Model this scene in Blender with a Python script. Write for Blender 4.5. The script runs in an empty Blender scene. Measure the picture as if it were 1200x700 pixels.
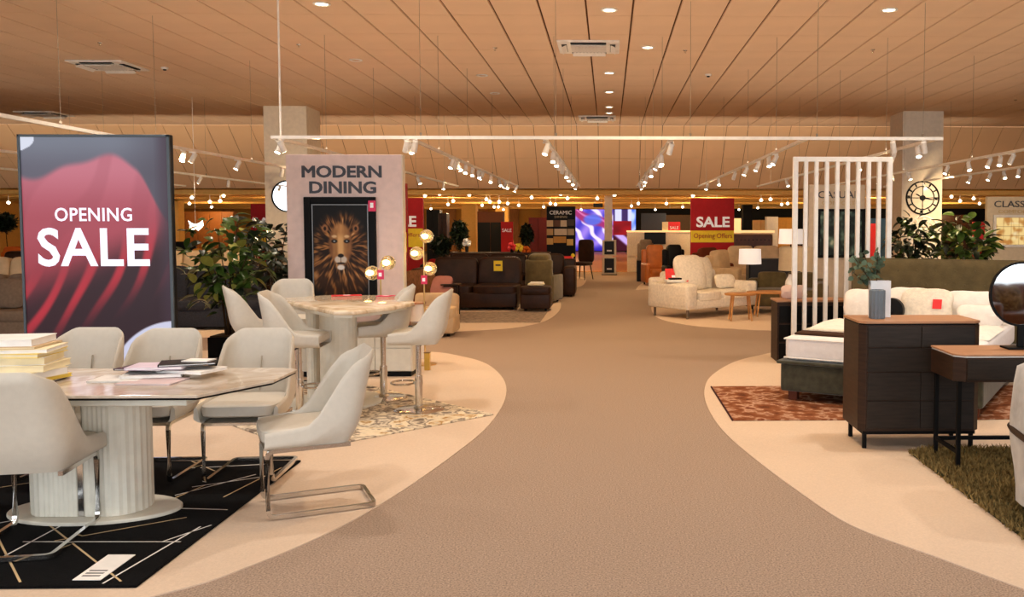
import bpy, bmesh, math, random
from mathutils import Vector, Matrix, noise as mnoise
R = math.radians
PI = math.pi
rnd = random.Random(7)
scene = bpy.context.scene

# ---------------------------------------------------------------- camera
CAM_H = 1.6
F = 1060.0
YAW = -math.atan(25.0 / F)          # camera turned slightly right
PITCH = math.atan(60.0 / F)         # and slightly down
cd = bpy.data.cameras.new('camera'); cam = bpy.data.objects.new('camera', cd)
scene.collection.objects.link(cam)
cam.location = (0, 0, CAM_H)
cam.rotation_mode = 'XYZ'
cam.rotation_euler = (PI / 2 - PITCH, 0, YAW)
cd.sensor_width = 36.0
cd.lens = F / 1200.0 * 36.0
cd.shift_x = (600 - 738) / 1200.0
cd.shift_y = (325 - 350) / 1200.0
cd.clip_end = 300
scene.camera = cam

# ---------------------------------------------------------------- world and exposure
scene.view_settings.view_transform = 'Standard'
scene.view_settings.look = 'None'
scene.view_settings.gamma = 1.0
scene.view_settings.exposure = 0.0
w = bpy.data.worlds.new('daylight'); scene.world = w; w.use_nodes = True
WB = w.node_tree.nodes['Background']
WB.inputs[0].default_value = (0.88, 0.94, 1.0, 1); WB.inputs[1].default_value = 3.9

# ---------------------------------------------------------------- lamps of the shop and added fill lights
def spot(loc, target, power, color=(1, .78, .5), angle=80, radius=.06, blend=.8):
    l = bpy.data.lights.new('spot_lamp', 'SPOT'); l.energy = power; l.color = color
    l.spot_size = R(angle); l.spot_blend = blend; l.shadow_soft_size = radius
    o = bpy.data.objects.new('spot_lamp', l); scene.collection.objects.link(o)
    o.location = loc
    o.rotation_euler = (Vector(target) - Vector(loc)).to_track_quat('-Z', 'Y').to_euler()
    return o
WARM = (1, .72, .42); MID = (1, .84, .66); NEUT = (1, .93, .84)
# recessed downlights over the near displays (above and behind the frame)
for x, y, p, c in [(-4.6, 3.2, 300, NEUT), (-1.6, 3.0, 240, NEUT), (1.6, 3.0, 240, NEUT), (4.4, 3.4, 260, NEUT),
                (-4.6, 7.0, 300, NEUT), (-2.2, 6.8, 240, NEUT), (0.4, 6.6, 290, WARM), (2.7, 6.6, 240, NEUT), (5.0, 7.0, 260, MID),
                (-5.2, 10.4, 300, MID), (-2.4, 10.2, 260, MID), (0.5, 10.5, 340, WARM), (3.6, 9.8, 300, MID)]:
    spot((x, y, 4.36), (x, y, 0), p * 1.0, c, 130, .1, 1)
for x, y, tx, ty, p in [(-6.05, 13.0, -6.8, 14.5, 260), (-2.5, 14.9, -3.0, 17, 200), (-2.5, 18.0, -2.4, 21, 200), (-2.5, 22.0, -3.2, 25.4, 220),
                        (-.8, 14.1, -.4, 12.5, 150), (-.8, 18.8, -.2, 20.5, 150), (.8, 13.7, 1.4, 15.5, 240), (.8, 14.9, 2.4, 15.6, 240),
                        (.8, 19.3, .2, 21.5, 150), (.8, 22.9, 2.9, 24.9, 420), (-2.5, 22.6, -5.4, 24.9, 420), (-4.15, 14.5, -5.0, 16.9, 160), (2.5, 14.1, 3.2, 15.8, 220), (2.5, 18.0, 3.4, 21, 220),
                        (4.15, 13.2, 4.4, 17.4, 480), (6.0, 14.2, 6.5, 12.5, 200), (7.6, 20.0, 10.6, 24.0, 400), (6.0, 18.0, 7.4, 22.0, 90),
                        (-4.15, 13.0, -2.6, 10.3, 160), (-8.9, 16.0, -8.0, 18.5, 300), (-4.15, 16.5, -7.6, 21.4, 420), (-6.05, 19.0, -6, 22.5, 160)]:
    spot((x, y, 2.6), (tx, ty, .8), p, WARM, 110, .05, 1)
# unseen upward strips added along the rails to brighten the ceiling
for x in (-11.6, -8.9, -6.05, -4.15, -2.5, -.8, .8, 2.5, 4.15, 6.0, 7.7):
    l = bpy.data.lights.new('ceiling_fill', 'AREA'); l.shape = 'RECTANGLE'; l.size = .04; l.size_y = 9.5; l.energy = 14; l.color = (1, .83, .67)
    o = bpy.data.objects.new('ceiling_fill', l); scene.collection.objects.link(o); o.location = (x, 14.4, 2.735); o.rotation_euler = (PI, 0, 0)
for x, y in ((-3.5, 13.5), (.3, 14.0), (-.6, 18.0), (.6, 22.0), (4.5, 13), (0.2, 27.5)):
    spot((x, y, 2.68), (x, y, 0), 160, (1, .70, .38), 140, .1, 1)
for x in (-17, -11, -5.5, -1.5, 3.5, 9, 15):
    for y in (31, 39, 48):
        l = bpy.data.lights.new('pendant_light', 'POINT'); l.energy = 95; l.color = (1, .70, .36); l.shadow_soft_size = .12
        o = bpy.data.objects.new('pendant_light', l); scene.collection.objects.link(o); o.location = (x, y, 2.2)
# added strips without any fixture, there to brighten the sloping bulkhead
for x in (-14, -4.5, 5):
    l = bpy.data.lights.new('bulkhead_fill', 'AREA'); l.shape = 'RECTANGLE'; l.size = 9.4; l.size_y = .05; l.energy = 42; l.spread = R(95); l.color = (1, .82, .62)
    o = bpy.data.objects.new('bulkhead_fill', l); scene.collection.objects.link(o); o.location = (x, 22.6, 2.76); o.rotation_euler = (R(90 + 28), 0, 0)

# ---------------------------------------------------------------- helpers
COS, SIN = math.cos, math.sin
CM = cam.rotation_euler.to_matrix()
def ray(px, py):
    return CM @ Vector(((px - 738) / F, (325 - py) / F, -1.0))
def gp(px, py, z=0.0):
    d = ray(px, py); t = (z - CAM_H) / d.z
    return Vector((d.x * t, d.y * t, z))
def at(px, py, Y):
    d = ray(px, py); t = Y / d.y
    return Vector((d.x * t, Y, CAM_H + d.z * t))
def lin(c):
    c = c / 255.0
    return c / 12.92 if c <= .04045 else ((c + .055) / 1.055) ** 2.4
def col(rgb): return tuple(lin(v) for v in rgb) + (1,)

MATS = {}
def M(name, rgb, rough=.6, metal=0.0, noise=None, bump=None, emit=0.0, spec=None, coat=0.0, rgb2=None, trans=0.0, stretch=None, sheen=0.0):
    if name in MATS: return MATS[name]
    m = bpy.data.materials.new(name); m.use_nodes = True; nt = m.node_tree; b = nt.nodes['Principled BSDF']
    c = col(rgb); b.inputs['Base Color'].default_value = c
    b.inputs['Roughness'].default_value = rough; b.inputs['Metallic'].default_value = metal
    b.inputs['Specular IOR Level'].default_value = spec if spec is not None else (.12 if rough >= .75 else .22 if rough >= .5 else .35 if rough >= .3 else .5)
    b.inputs['Coat Weight'].default_value = coat; b.inputs['Coat Roughness'].default_value = .05
    b.inputs['Transmission Weight'].default_value = trans
    b.inputs['Sheen Weight'].default_value = sheen
    if emit:
        b.inputs['Emission Color'].default_value = c; b.inputs['Emission Strength'].default_value = emit
    tc = nt.nodes.new('ShaderNodeTexCoord'); mp = nt.nodes.new('ShaderNodeMapping')
    nt.links.new(tc.outputs['Object'], mp.inputs['Vector'])
    if stretch: mp.inputs['Scale'].default_value = stretch
    sc = noise[0] if noise else 12; am = noise[1] if noise else .06
    n = nt.nodes.new('ShaderNodeTexNoise'); n.inputs['Scale'].default_value = sc; n.inputs['Detail'].default_value = 4
    nt.links.new(mp.outputs[0], n.inputs['Vector'])
    r = nt.nodes.new('ShaderNodeValToRGB')
    r.color_ramp.elements[0].position = .3; r.color_ramp.elements[1].position = .7
    if rgb2:
        r.color_ramp.elements[0].color = c; r.color_ramp.elements[1].color = col(rgb2)
    else:
        r.color_ramp.elements[0].color = tuple(v * (1 - am) for v in c[:3]) + (1,)
        r.color_ramp.elements[1].color = tuple(min(1, v * (1 + am)) for v in c[:3]) + (1,)
    nt.links.new(n.outputs['Fac'], r.inputs[0])
    nt.links.new(r.outputs[0], b.inputs['Base Color'])
    if bump:
        n2 = nt.nodes.new('ShaderNodeTexNoise'); n2.inputs['Scale'].default_value = bump[0]; n2.inputs['Detail'].default_value = 3
        nt.links.new(mp.outputs[0], n2.inputs['Vector'])
        bp = nt.nodes.new('ShaderNodeBump'); bp.inputs['Strength'].default_value = bump[1]; bp.inputs['Distance'].default_value = .02
        nt.links.new(n2.outputs['Fac'], bp.inputs['Height']); nt.links.new(bp.outputs[0], b.inputs['Normal'])
    MATS[name] = m; return m
def M_ramp(name, stops, scale, rough=.9, detail=5, bump=None, dist=1.5, stretch=None):
    m = M(name, (128, 128, 128), rough, bump=bump, stretch=stretch)
    nt = m.node_tree
    r = [n for n in nt.nodes if n.bl_idname == 'ShaderNodeValToRGB'][0]
    n = [l.from_node for l in nt.links if l.to_node == r][0]
    n.inputs['Scale'].default_value = scale; n.inputs['Detail'].default_value = detail; n.inputs['Distortion'].default_value = dist
    e = r.color_ramp.elements
    while len(e) > 2: e.remove(e[1])
    e[0].position, e[0].color = stops[0][0], col(stops[0][1])
    e[1].position, e[1].color = stops[-1][0], col(stops[-1][1])
    for p, c in stops[1:-1]:
        x = e.new(p); x.color = col(c)
    return m
def M_col(name, rough=.5, emit=0.0):
    if name in MATS: return MATS[name]
    m = bpy.data.materials.new(name); m.use_nodes = True; nt = m.node_tree; b = nt.nodes['Principled BSDF']
    a = nt.nodes.new('ShaderNodeAttribute'); a.attribute_name = 'Col'
    b.inputs['Specular IOR Level'].default_value = .2
    if not emit: nt.links.new(a.outputs['Color'], b.inputs['Base Color'])
    b.inputs['Roughness'].default_value = rough
    if emit:
        b.inputs['Base Color'].default_value = (.01, .01, .012, 1)
        nt.links.new(a.outputs['Color'], b.inputs['Emission Color']); b.inputs['Emission Strength'].default_value = emit
    MATS[name] = m; return m

COL = scene.collection
def thing(name, label, cat, loc=(0, 0, 0), rz=0, group=None):
    o = bpy.data.objects.new(name, None); COL.objects.link(o)
    o.location = loc; o.rotation_euler = (0, 0, rz); o['label'] = label; o['category'] = cat
    o.empty_display_size = .1
    if group: o['group'] = group
    return o
def tag(o, label, cat, group=None):
    o['label'] = label; o['category'] = cat
    if group: o['group'] = group
    return o
def struct(o):
    o['kind'] = 'structure'; return o
def link_copy(src, parent):
    c = src.copy(); COL.objects.link(c); c.parent = parent; return c
def dup(root, loc=None, rz=None, label=None, group=None):
    r = root.copy(); COL.objects.link(r)
    if loc is not None: r.location = loc
    if rz is not None: r.rotation_euler = (r.rotation_euler[0], r.rotation_euler[1], rz)
    if label: r['label'] = label
    if group: r['group'] = group
    for ch in list(root.children):
        c = link_copy(ch, r)
        for g in ch.children: link_copy(g, c)
    return r

class MB:
    def __init__(s): s.bm = bmesh.new()
    def face(s, pts):
        vs = [s.bm.verts.new(p) for p in pts]
        try: return s.bm.faces.new(vs)
        except ValueError: return None
    def box(s, x0, x1, y0, y1, z0, z1, rz=0, piv=None, bev=0, seg=2):
        c = Vector(((x0 + x1) / 2, (y0 + y1) / 2, (z0 + z1) / 2))
        r = bmesh.ops.create_cube(s.bm, size=1)
        vs = r['verts']
        bmesh.ops.scale(s.bm, vec=(abs(x1 - x0), abs(y1 - y0), abs(z1 - z0)), verts=vs)
        if bev:
            es = list({e for v in vs for e in v.link_edges})
            q = bmesh.ops.bevel(s.bm, geom=es, offset=min(bev, .49 * min(abs(x1 - x0), abs(y1 - y0), abs(z1 - z0))), segments=seg, affect='EDGES', profile=.5)
            vs = list({v for f in q['faces'] for v in f.verts} | {v for v in vs if v.is_valid})
        if rz: bmesh.ops.rotate(s.bm, cent=(0, 0, 0), matrix=Matrix.Rotation(rz, 3, 'Z'), verts=vs)
        bmesh.ops.translate(s.bm, vec=c, verts=vs)
        return vs
    def xf(s, vs, mat):
        bmesh.ops.transform(s.bm, matrix=mat, verts=vs); return vs
    def tube(s, pts, r, n=8, cap=True, r_end=None):
        pts = [Vector(p) for p in pts]; rings = []; N = len(pts)
        up = Vector((0, 0, 1))
        for i, p in enumerate(pts):
            d = (pts[min(i + 1, N - 1)] - pts[max(i - 1, 0)]).normalized()
            a = d.cross(up)
            if a.length < 1e-3: a = d.cross(Vector((0, 1, 0)))
            a.normalize(); b = d.cross(a).normalized()
            k = 1.0
            if 0 < i < N - 1:
                d1 = (pts[i] - pts[i - 1]).normalized(); d2 = (pts[i + 1] - pts[i]).normalized()
                k = 1.0 / max(.5, math.cos(d1.angle(d2) / 2)) if n == 4 else 1.0
            rr = r if r_end is None else r + (r_end - r) * i / (N - 1)
            off = PI / 4 if n == 4 else 0
            rings.append([s.bm.verts.new(p + (a * COS(2 * PI * j / n + off) + b * SIN(2 * PI * j / n + off)) * rr) for j in range(n)])
        for i in range(N - 1):
            for j in range(n):
                try: s.bm.faces.new((rings[i][j], rings[i][(j + 1) % n], rings[i + 1][(j + 1) % n], rings[i + 1][j]))
                except ValueError: pass
        if cap:
            s.bm.faces.new(rings[0][::-1]); s.bm.faces.new(rings[-1])
        return [v for q in rings for v in q]
    def lathe(s, prof, c=(0, 0, 0), n=24, sx=1, sy=1, flute=0, nf=0, cap=True):
        rings = []
        for r, z in prof:
            ring = []
            for j in range(n):
                a = 2 * PI * j / n
                rr = r * (1 + (flute * COS(nf * a) if nf else 0))
                ring.append(s.bm.verts.new((c[0] + rr * COS(a) * sx, c[1] + rr * SIN(a) * sy, c[2] + z)))
            rings.append(ring)
        for i in range(len(rings) - 1):
            for j in range(n):
                s.bm.faces.new((rings[i][j], rings[i][(j + 1) % n], rings[i + 1][(j + 1) % n], rings[i + 1][j]))
        if cap and prof[0] != prof[-1] and len({z for _, z in prof}) > 1:
            if prof[0][0] > 1e-4: s.bm.faces.new(rings[0][::-1])
            if prof[-1][0] > 1e-4: s.bm.faces.new(rings[-1])
        return [v for q in rings for v in q]
    def ell(s, c, rx, ry, rz, nu=16, nv=10, p=1.0):
        """superellipsoid; p<1 is boxier"""
        def sg(v, e): return math.copysign(abs(v) ** e, v)
        rings = []
        for i in range(nv + 1):
            ph = -PI / 2 + PI * i / nv
            ring = []
            for j in range(nu):
                th = 2 * PI * j / nu
                ring.append(s.bm.verts.new((c[0] + rx * sg(COS(ph), p) * sg(COS(th), p), c[1] + ry * sg(COS(ph), p) * sg(SIN(th), p), c[2] + rz * sg(SIN(ph), p))))
            rings.append(ring)
        for i in range(nv):
            for j in range(nu):
                s.bm.faces.new((rings[i][j], rings[i][(j + 1) % nu], rings[i + 1][(j + 1) % nu], rings[i + 1][j]))
        vs = [v for q in rings for v in q]
        bmesh.ops.remove_doubles(s.bm, verts=vs, dist=1e-5)
        return [v for v in vs if v.is_valid]
    def prism(s, poly, z0, z1):
        b = [s.bm.verts.new((p[0], p[1], z0)) for p in poly]; t = [s.bm.verts.new((p[0], p[1], z1)) for p in poly]
        n = len(poly)
        s.bm.faces.new(b[::-1]); s.bm.faces.new(t)
        for i in range(n): s.bm.faces.new((b[i], b[(i + 1) % n], t[(i + 1) % n], t[i]))
        return b + t
    def surf(s, pts):
        g = [[s.bm.verts.new(p) for p in row] for row in pts]
        for i in range(len(g) - 1):
            for j in range(len(g[0]) - 1):
                s.bm.faces.new((g[i][j], g[i][j + 1], g[i + 1][j + 1], g[i + 1][j]))
        return [v for q in g for v in q]
    def mesh(s, name, smooth=False, bev=0, seg=2):
        bm = s.bm
        bmesh.ops.recalc_face_normals(bm, faces=bm.faces)
        if bev:
            es = [e for e in bm.edges if len(e.link_faces) == 2 and e.calc_face_angle(0) > R(40)]
            if es: bmesh.ops.bevel(bm, geom=es, offset=bev, segments=seg, affect='EDGES', profile=.5)
        me = bpy.data.meshes.new(name); bm.to_mesh(me); bm.free()
        if smooth:
            me.polygons.foreach_set('use_smooth', [True] * len(me.polygons))
            try: me.set_sharp_from_angle(angle=R(smooth if smooth is not True else 42))
            except Exception: pass
        return me
    def build(s, name, mat, parent=None, loc=None, smooth=False, bev=0, seg=2, rz=0):
        o = bpy.data.objects.new(name, s.mesh(name, smooth, bev, seg)); COL.objects.link(o)
        if mat: o.data.materials.append(mat)
        if parent: o.parent = parent
        if loc: o.location = loc
        if rz: o.rotation_euler = (0, 0, rz)
        return o
def bx(name, mat, parent, x0, x1, y0, y1, z0, z1, bev=.004, seg=2, smooth=False):
    m = MB(); m.box(x0, x1, y0, y1, z0, z1, bev=bev, seg=seg); return m.build(name, mat, parent, smooth=smooth)
def soft(name, mat, parent, x0, x1, y0, y1, z0, z1, p=.35, nu=24, nv=12, mtx=None):
    m = MB(); v = m.ell(((x0 + x1) / 2, (y0 + y1) / 2, (z0 + z1) / 2), abs(x1 - x0) / 2, abs(y1 - y0) / 2, abs(z1 - z0) / 2, nu, nv, p)
    if mtx: m.xf(v, mtx)
    return m.build(name, mat, parent, smooth=True)
def tube(name, mat, parent, pts, r, n=10, r_end=None, smooth=True):
    m = MB(); m.tube(pts, r, n, r_end=r_end); return m.build(name, mat, parent, smooth=smooth)

def text(name, s, mat, parent, cx, cz, wd, ht, y, depth=.006, rz=0, bold=.0, spacing=1.0):
    cu = bpy.data.curves.new('t', 'FONT'); cu.body = s; cu.size = 1; cu.space_character = spacing
    cu.resolution_u = 3
    o = bpy.data.objects.new('t', cu); COL.objects.link(o)
    dg = bpy.context.evaluated_depsgraph_get()
    me = bpy.data.meshes.new_from_object(o.evaluated_get(dg))
    bpy.data.objects.remove(o)
    bm = bmesh.new(); bm.from_mesh(me)
    bmesh.ops.remove_doubles(bm, verts=bm.verts[:], dist=1e-5)
    if bold:
        mv = {}
        for e in bm.edges:
            if len(e.link_faces) != 1: continue
            f = e.link_faces[0]; d = (e.verts[1].co - e.verts[0].co).normalized(); n_ = Vector((d.y, -d.x, 0))
            if n_.dot(f.calc_center_median() - (e.verts[0].co + e.verts[1].co) / 2) > 0: n_ = -n_
            for v in e.verts: mv.setdefault(v, []).append(n_)
        for v, ns in mv.items():
            a_ = ns[0] + ns[-1] if len(ns) > 1 else ns[0]
            if a_.length > .2:
                a_.normalize(); v.co += a_ * bold / max(.45, a_.dot(ns[0]))
    r = bmesh.ops.extrude_face_region(bm, geom=bm.faces[:])
    ev = [v for v in r['geom'] if isinstance(v, bmesh.types.BMVert)]
    bmesh.ops.translate(bm, vec=(0, 0, 1), verts=ev)
    xs = [v.co.x for v in bm.verts]; ys = [v.co.y for v in bm.verts]
    x0, x1, y0, y1 = min(xs), max(xs), min(ys), max(ys)
    for v in bm.verts:
        X = (v.co.x - (x0 + x1) / 2) / (x1 - x0) * wd; Z = (v.co.y - (y0 + y1) / 2) / (y1 - y0) * ht
        v.co = Vector((cx + X, y - v.co.z * depth, cz + Z))
    bmesh.ops.recalc_face_normals(bm, faces=bm.faces)
    me2 = bpy.data.meshes.new(name); bm.to_mesh(me2); bm.free(); me2.materials.append(mat)
    q = bpy.data.objects.new(name, me2); COL.objects.link(q); q.parent = parent
    return q
def paint(name, x0, x1, z0, z1, y, nx, nz, fn, mat, parent):
    """flat print: a grid facing -Y whose colours come from fn(u, v), v from the top"""
    vs, fs, cs = [], [], []
    for j in range(nz + 1):
        for i in range(nx + 1):
            u = i / nx; v = j / nz
            vs.append((x0 + (x1 - x0) * u, y, z1 + (z0 - z1) * v)); cs.append(fn(u, v))
    for j in range(nz):
        for i in range(nx):
            a = j * (nx + 1) + i; fs.append((a, a + nx + 1, a + nx + 2, a + 1))
    me = bpy.data.meshes.new(name); me.from_pydata(vs, [], fs)
    at_ = me.color_attributes.new('Col', 'FLOAT_COLOR', 'POINT')
    flat = []
    for c in cs: flat += [lin(max(0, min(255, c[0]))), lin(max(0, min(255, c[1]))), lin(max(0, min(255, c[2]))), 1]
    at_.data.foreach_set('color', flat)
    me.materials.append(mat)
    o = bpy.data.objects.new(name, me); COL.objects.link(o); o.parent = parent
    return o
def mix(a, b, t):
    t = max(0, min(1, t)); return tuple(a[i] + (b[i] - a[i]) * t for i in range(3))
def ss(a, b, x):
    t = max(0, min(1, (x - a) / (b - a))); return t * t * (3 - 2 * t)
def nz(x, y, z=0): return mnoise.noise(Vector((x, y, z)))
def catmull(pts, n=6):
    out = []
    P = [pts[0]] + list(pts) + [pts[-1]]
    for i in range(1, len(P) - 2):
        for k in range(n):
            t = k / n; a, b, c, d = [Vector(q[:2]) for q in P[i - 1:i + 3]]
            out.append(.5 * ((2 * b) + (c - a) * t + (2 * a - 5 * b + 4 * c - d) * t * t + (3 * b - a - 3 * c + d) * t ** 3))
    out.append(Vector(pts[-1][:2])); return out

# ---------------------------------------------------------------- materials
m_carpet = M('brown_carpet', (166, 144, 126), .95, noise=(110, .42), bump=(170, .6))
m_beige = M('beige_carpet', (210, 187, 164), .95, noise=(90, .06), bump=(300, .3))
m_wood_floor = M('wood_floor', (190, 130, 70), .5, noise=(3, .2), stretch=(8, 1, 1))
m_tile = M('ceiling_tile', (232, 202, 170), .9, noise=(1.5, .03))
m_grid = M('ceiling_joint', (96, 62, 36), .9)
m_panel = M('bulkhead_panel', (222, 182, 140), .85, noise=(1.5, .03))
m_low = M('low_ceiling', (228, 182, 104), .85)
m_column = M('column_paint', (226, 214, 194), .8)
m_ochre = M('ochre_wall', (206, 152, 76), .8)
m_black_wall = M('black_wall', (14, 13, 14), .7)
m_white = M('white_metal', (242, 238, 230), .4)
m_dark_glass = M('dark_plastic', (16, 16, 18), .4, spec=.2)
m_chrome = M('chrome', (215, 212, 208), .14, 1.0)
m_leather = M('cream_leather', (200, 192, 178), .45, noise=(30, .03), bump=(180, .05))
m_seam = M('seam', (176, 168, 154), .8)
m_table_white = M('table_lacquer', (214, 208, 192), .45)
m_marble = M_ramp('ceramic_top', [(.2, (212, 200, 184)), (.45, (190, 174, 156)), (.55, (220, 208, 192)), (.8, (150, 134, 118))], 2.2, .12, 6, dist=2)
m_marble2 = M_ramp('marble_top', [(.25, (150, 112, 74)), (.45, (214, 192, 160)), (.6, (236, 220, 196)), (.8, (180, 140, 96))], 3.0, .1, 6, dist=2)
m_black = M('black_metal', (10, 9, 9), .5, spec=.12)
m_black_rug = M('black_rug', (9, 8, 9), .95, bump=(140, .8), noise=(60, .5))
m_gold = M('gold_line', (196, 170, 128), .6)
m_offwhite = M('off_white', (226, 222, 216), .6)
m_paper = M('paper', (240, 236, 230), .7)
m_cream_paper = M('cream_paper', (238, 224, 186), .8)
m_yellow_paper = M('yellow_paper', (236, 206, 90), .7)
m_dark_print = M('dark_print', (60, 34, 46), .4)
m_grey_text = M('grey_lettering', (74, 76, 84), .5)
m_pink_board = M('blush_board', (228, 204, 196), .8)
m_red = M('red_board', (168, 20, 26), .6)
m_yellow = M('yellow_board', (238, 204, 50), .6)
m_white_text = M('white_lettering', (244, 240, 240), .5, emit=.15)
m_redcard = M('red_card', (226, 50, 54), .4)
m_pinktag = M('pink_tag', (222, 60, 100), .5)
m_walnut = M('dark_oak', (50, 32, 20), .5, noise=(5, .35), stretch=(1, 1, 9))
m_walnut_h = M('dark_oak_front', (42, 33, 26), .5, noise=(5, .3), stretch=(1.2, 1, 12))
m_oak_top = M('oak_top', (176, 128, 92), .45, noise=(6, .12), stretch=(1, 8, 1))
m_oak = M('light_oak', (190, 134, 76), .5, noise=(6, .15))
m_olive = M('olive_velvet', (96, 82, 52), .85, noise=(9, .2), bump=(60, .2), sheen=.3)
m_green_velvet = M('dark_green_velvet', (66, 64, 50), .8, noise=(14, .3), bump=(60, .2), sheen=.3)
m_mattress = M('mattress_white', (236, 232, 230), .8, noise=(20, .04), bump=(30, .15))
m_cream_fab = M('cream_fabric', (232, 220, 200), .9, noise=(26, .1), bump=(90, .3))
m_white_fab = M('white_fabric', (240, 232, 222), .9, bump=(40, .2))
m_brown_leather = M('brown_leather', (48, 28, 16), .42, spec=.2, noise=(6, .35), bump=(30, .15))
m_tan_leather = M('tan_leather', (178, 98, 40), .4, noise=(6, .2))
m_beige_leather = M('beige_leather', (206, 176, 136), .5, noise=(8, .1))
m_grey_fab = M('charcoal_fabric', (44, 45, 52), .9, noise=(60, .25))
m_taupe = M('taupe_fabric', (120, 100, 82), .9, noise=(30, .15))
m_mustard = M('mustard_fabric', (196, 140, 50), .9)
m_grey_velvet = M('silver_velvet', (176, 174, 170), .55, noise=(7, .25), bump=(12, .3), sheen=.4)
m_shade = M('lamp_shade_white', (248, 238, 226), .8, emit=.55)
m_shade2 = M('lamp_shade_taupe', (178, 158, 128), .8, emit=.12)
m_bulb = M('lens_glow', (255, 238, 205), .4, emit=14)
m_globe = M('amber_glass', (255, 190, 90), .1, emit=1.6)
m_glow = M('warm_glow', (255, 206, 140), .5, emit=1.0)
m_leaf = M('leaf_green', (62, 88, 32), .3, noise=(9, .4))
m_leaf2 = M('leaf_dark', (26, 38, 22), .4, noise=(9, .3))
m_leaf3 = M('leaf_yellow', (150, 150, 66), .4, noise=(9, .3))
m_leaf4 = M('leaf_grey_green', (84, 104, 84), .6, noise=(20, .2))
m_stem = M('stem', (60, 44, 28), .8)
m_mirror = M('mirror_glass', (235, 238, 240), .03, 1.0, noise=(1, 0))
m_vase_grey = M('grey_blue_ceramic', (112, 122, 130), .5)
m_vase_white = M('white_ceramic', (240, 240, 240), .4)
m_concrete = M('pavement', (150, 148, 144), .9)

# ================================================================ SETTING
CZ = 4.39; YB = 25.39; LOWZ = 2.72; YL = 27.3
def S(name, mat, x0, x1, y0, y1, z0, z1, bev=0):
    return struct(bx(name, mat, None, x0, x1, y0, y1, z0, z1, bev))
S('floor', m_carpet, -26, 24, -5, 60, -.2, 0)
S('pavement', m_concrete, -60, 60, -40, -5, -.25, -.05)
def island(world_pts, z, mat=None, name='floor'):
    m = MB(); m.prism([(p[0], p[1]) for p in world_pts], 0, z)
    return struct(m.build(name, mat or m_beige))
# beige carpet islands, their outlines measured on the floor
e1 = [(-9, 2.9), (-4.2, 3.0), (-2.8, 3.35)] + [gp(*p) for p in [(180, 700), (300, 662), (400, 618), (470, 577), (530, 535), (572, 500), (592, 468), (590, 445), (570, 427), (540, 418), (505, 413)]] + [(-2.9, 11.4), (-4.2, 11.6), (-9, 11.8)]
island(catmull(e1, 5), .006)
e2 = [(-11, 12.9), (-6, 13.0)] + [gp(*p) for p in [(480, 391), (540, 388.5), (600, 385), (635, 378), (650, 370), (657, 361), (655, 353), (640, 348), (610, 343)]] + [(-3.0, 23.5), (-11, 24)]
island(catmull(e2, 5), .006)
e3 = [gp(*p) for p in [(1320, 730), (1200, 692), (1100, 655), (1000, 618), (940, 580), (880, 535), (845, 503), (828, 475), (826, 455), (835, 440), (860, 425), (890, 417), (915, 412.5)]] + [(3.0, 11.9), (4.5, 12.1), (9, 12.1), (9, 2.6), (5, 2.9)]
island(catmull(e3, 5), .006)
e4 = [(9, 13.2), (4.5, 13.3)] + [gp(*p) for p in [(910, 388), (860, 386), (810, 382), (775, 375), (765, 367), (764, 358), (772, 350), (790, 346)]] + [(2.4, 22.5), (9, 23)]
island(catmull(e4, 5), .006)
e5 = [gp(*p) for p in [(640, 338), (676, 337), (686, 331), (684, 326), (660, 324)]] + [(-3.4, 28)]
island(catmull(e5, 4), .006)
e6 = [gp(*p) for p in [(745, 340), (750, 334), (760, 331), (790, 333)]] + [(3.4, 26.5), (3, 24.2), (1.6, 22.9)]
island(catmull(e6, 4), .006)
S('floor', m_wood_floor, -2.3, 1.0, 31.6, 55.8, 0, .02)
S('wall_left', m_ochre, -26, -25.8, -5, 60, -.1, 4.6)
S('wall_right', m_ochre, 23.8, 24, -5, 60, -.1, 4.6)
S('wall_back', m_ochre, -25.8, 23.8, 58, 58.2, 0, 3.0)
wb = S('wall_back', m_black_wall, 1.35, 23.8, 44.5, 44.7, 0, 2.46)
for k in range(-12, 1):
    S('trim_1', m_wood_floor, k * 2.0 - .3, k * 2.0 + .3, 57.7, 58, 0, 2.72, .01)

# high ceiling: void board with the tiles hung below it
ceil = S('ceiling', m_grid, -26, 24, -5, YB, CZ + .02, CZ + .14)
def tile_mesh(w_, d_):
    m = MB(); m.box(-w_ / 2, w_ / 2, -d_ / 2, d_ / 2, 0, .022)
    for v in m.bm.verts:
        if v.co.z < .01: v.co.x *= (1 - .012 / w_); v.co.y *= (1 - .006 / d_)
    me = m.mesh('tile'); me.materials.append(m_tile); return me
tm = tile_mesh(.58, 1.192)
cells = []
X0 = .318; Y0 = 12.19
for r_ in range(-12, 12):
    yc = Y0 + 1.2 * (r_ - 0) - .6
    yf = yc
    for c_ in range(-45, 40):
        xc = X0 + .6 * c_ + .3
        if xc < -25.7 or xc > 23.5 or yc < -4.4: continue
        vis = r_ >= 0 and (-10 - 713) / F * (yc + .6) - .3 < xc < (1210 - 713) / F * (yc + .6) + .3
        cells.append((not vis, yc, abs(xc), xc))
cells.sort()
rest = MB(); n_ = 0
for nv, yc, _, xc in cells:
    if yc > YB: continue
    if not nv and n_ < 300:
        o = bpy.data.objects.new('ceiling_tile', tm); COL.objects.link(o); o.parent = ceil; o.location = (xc, yc, CZ); n_ += 1
    else:
        rest.box(xc - .29, xc + .29, yc - .596, yc + .596, CZ, CZ + .022)
o = rest.build('tile_field', m_tile, ceil); o['kind'] = 'stuff'
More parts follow.
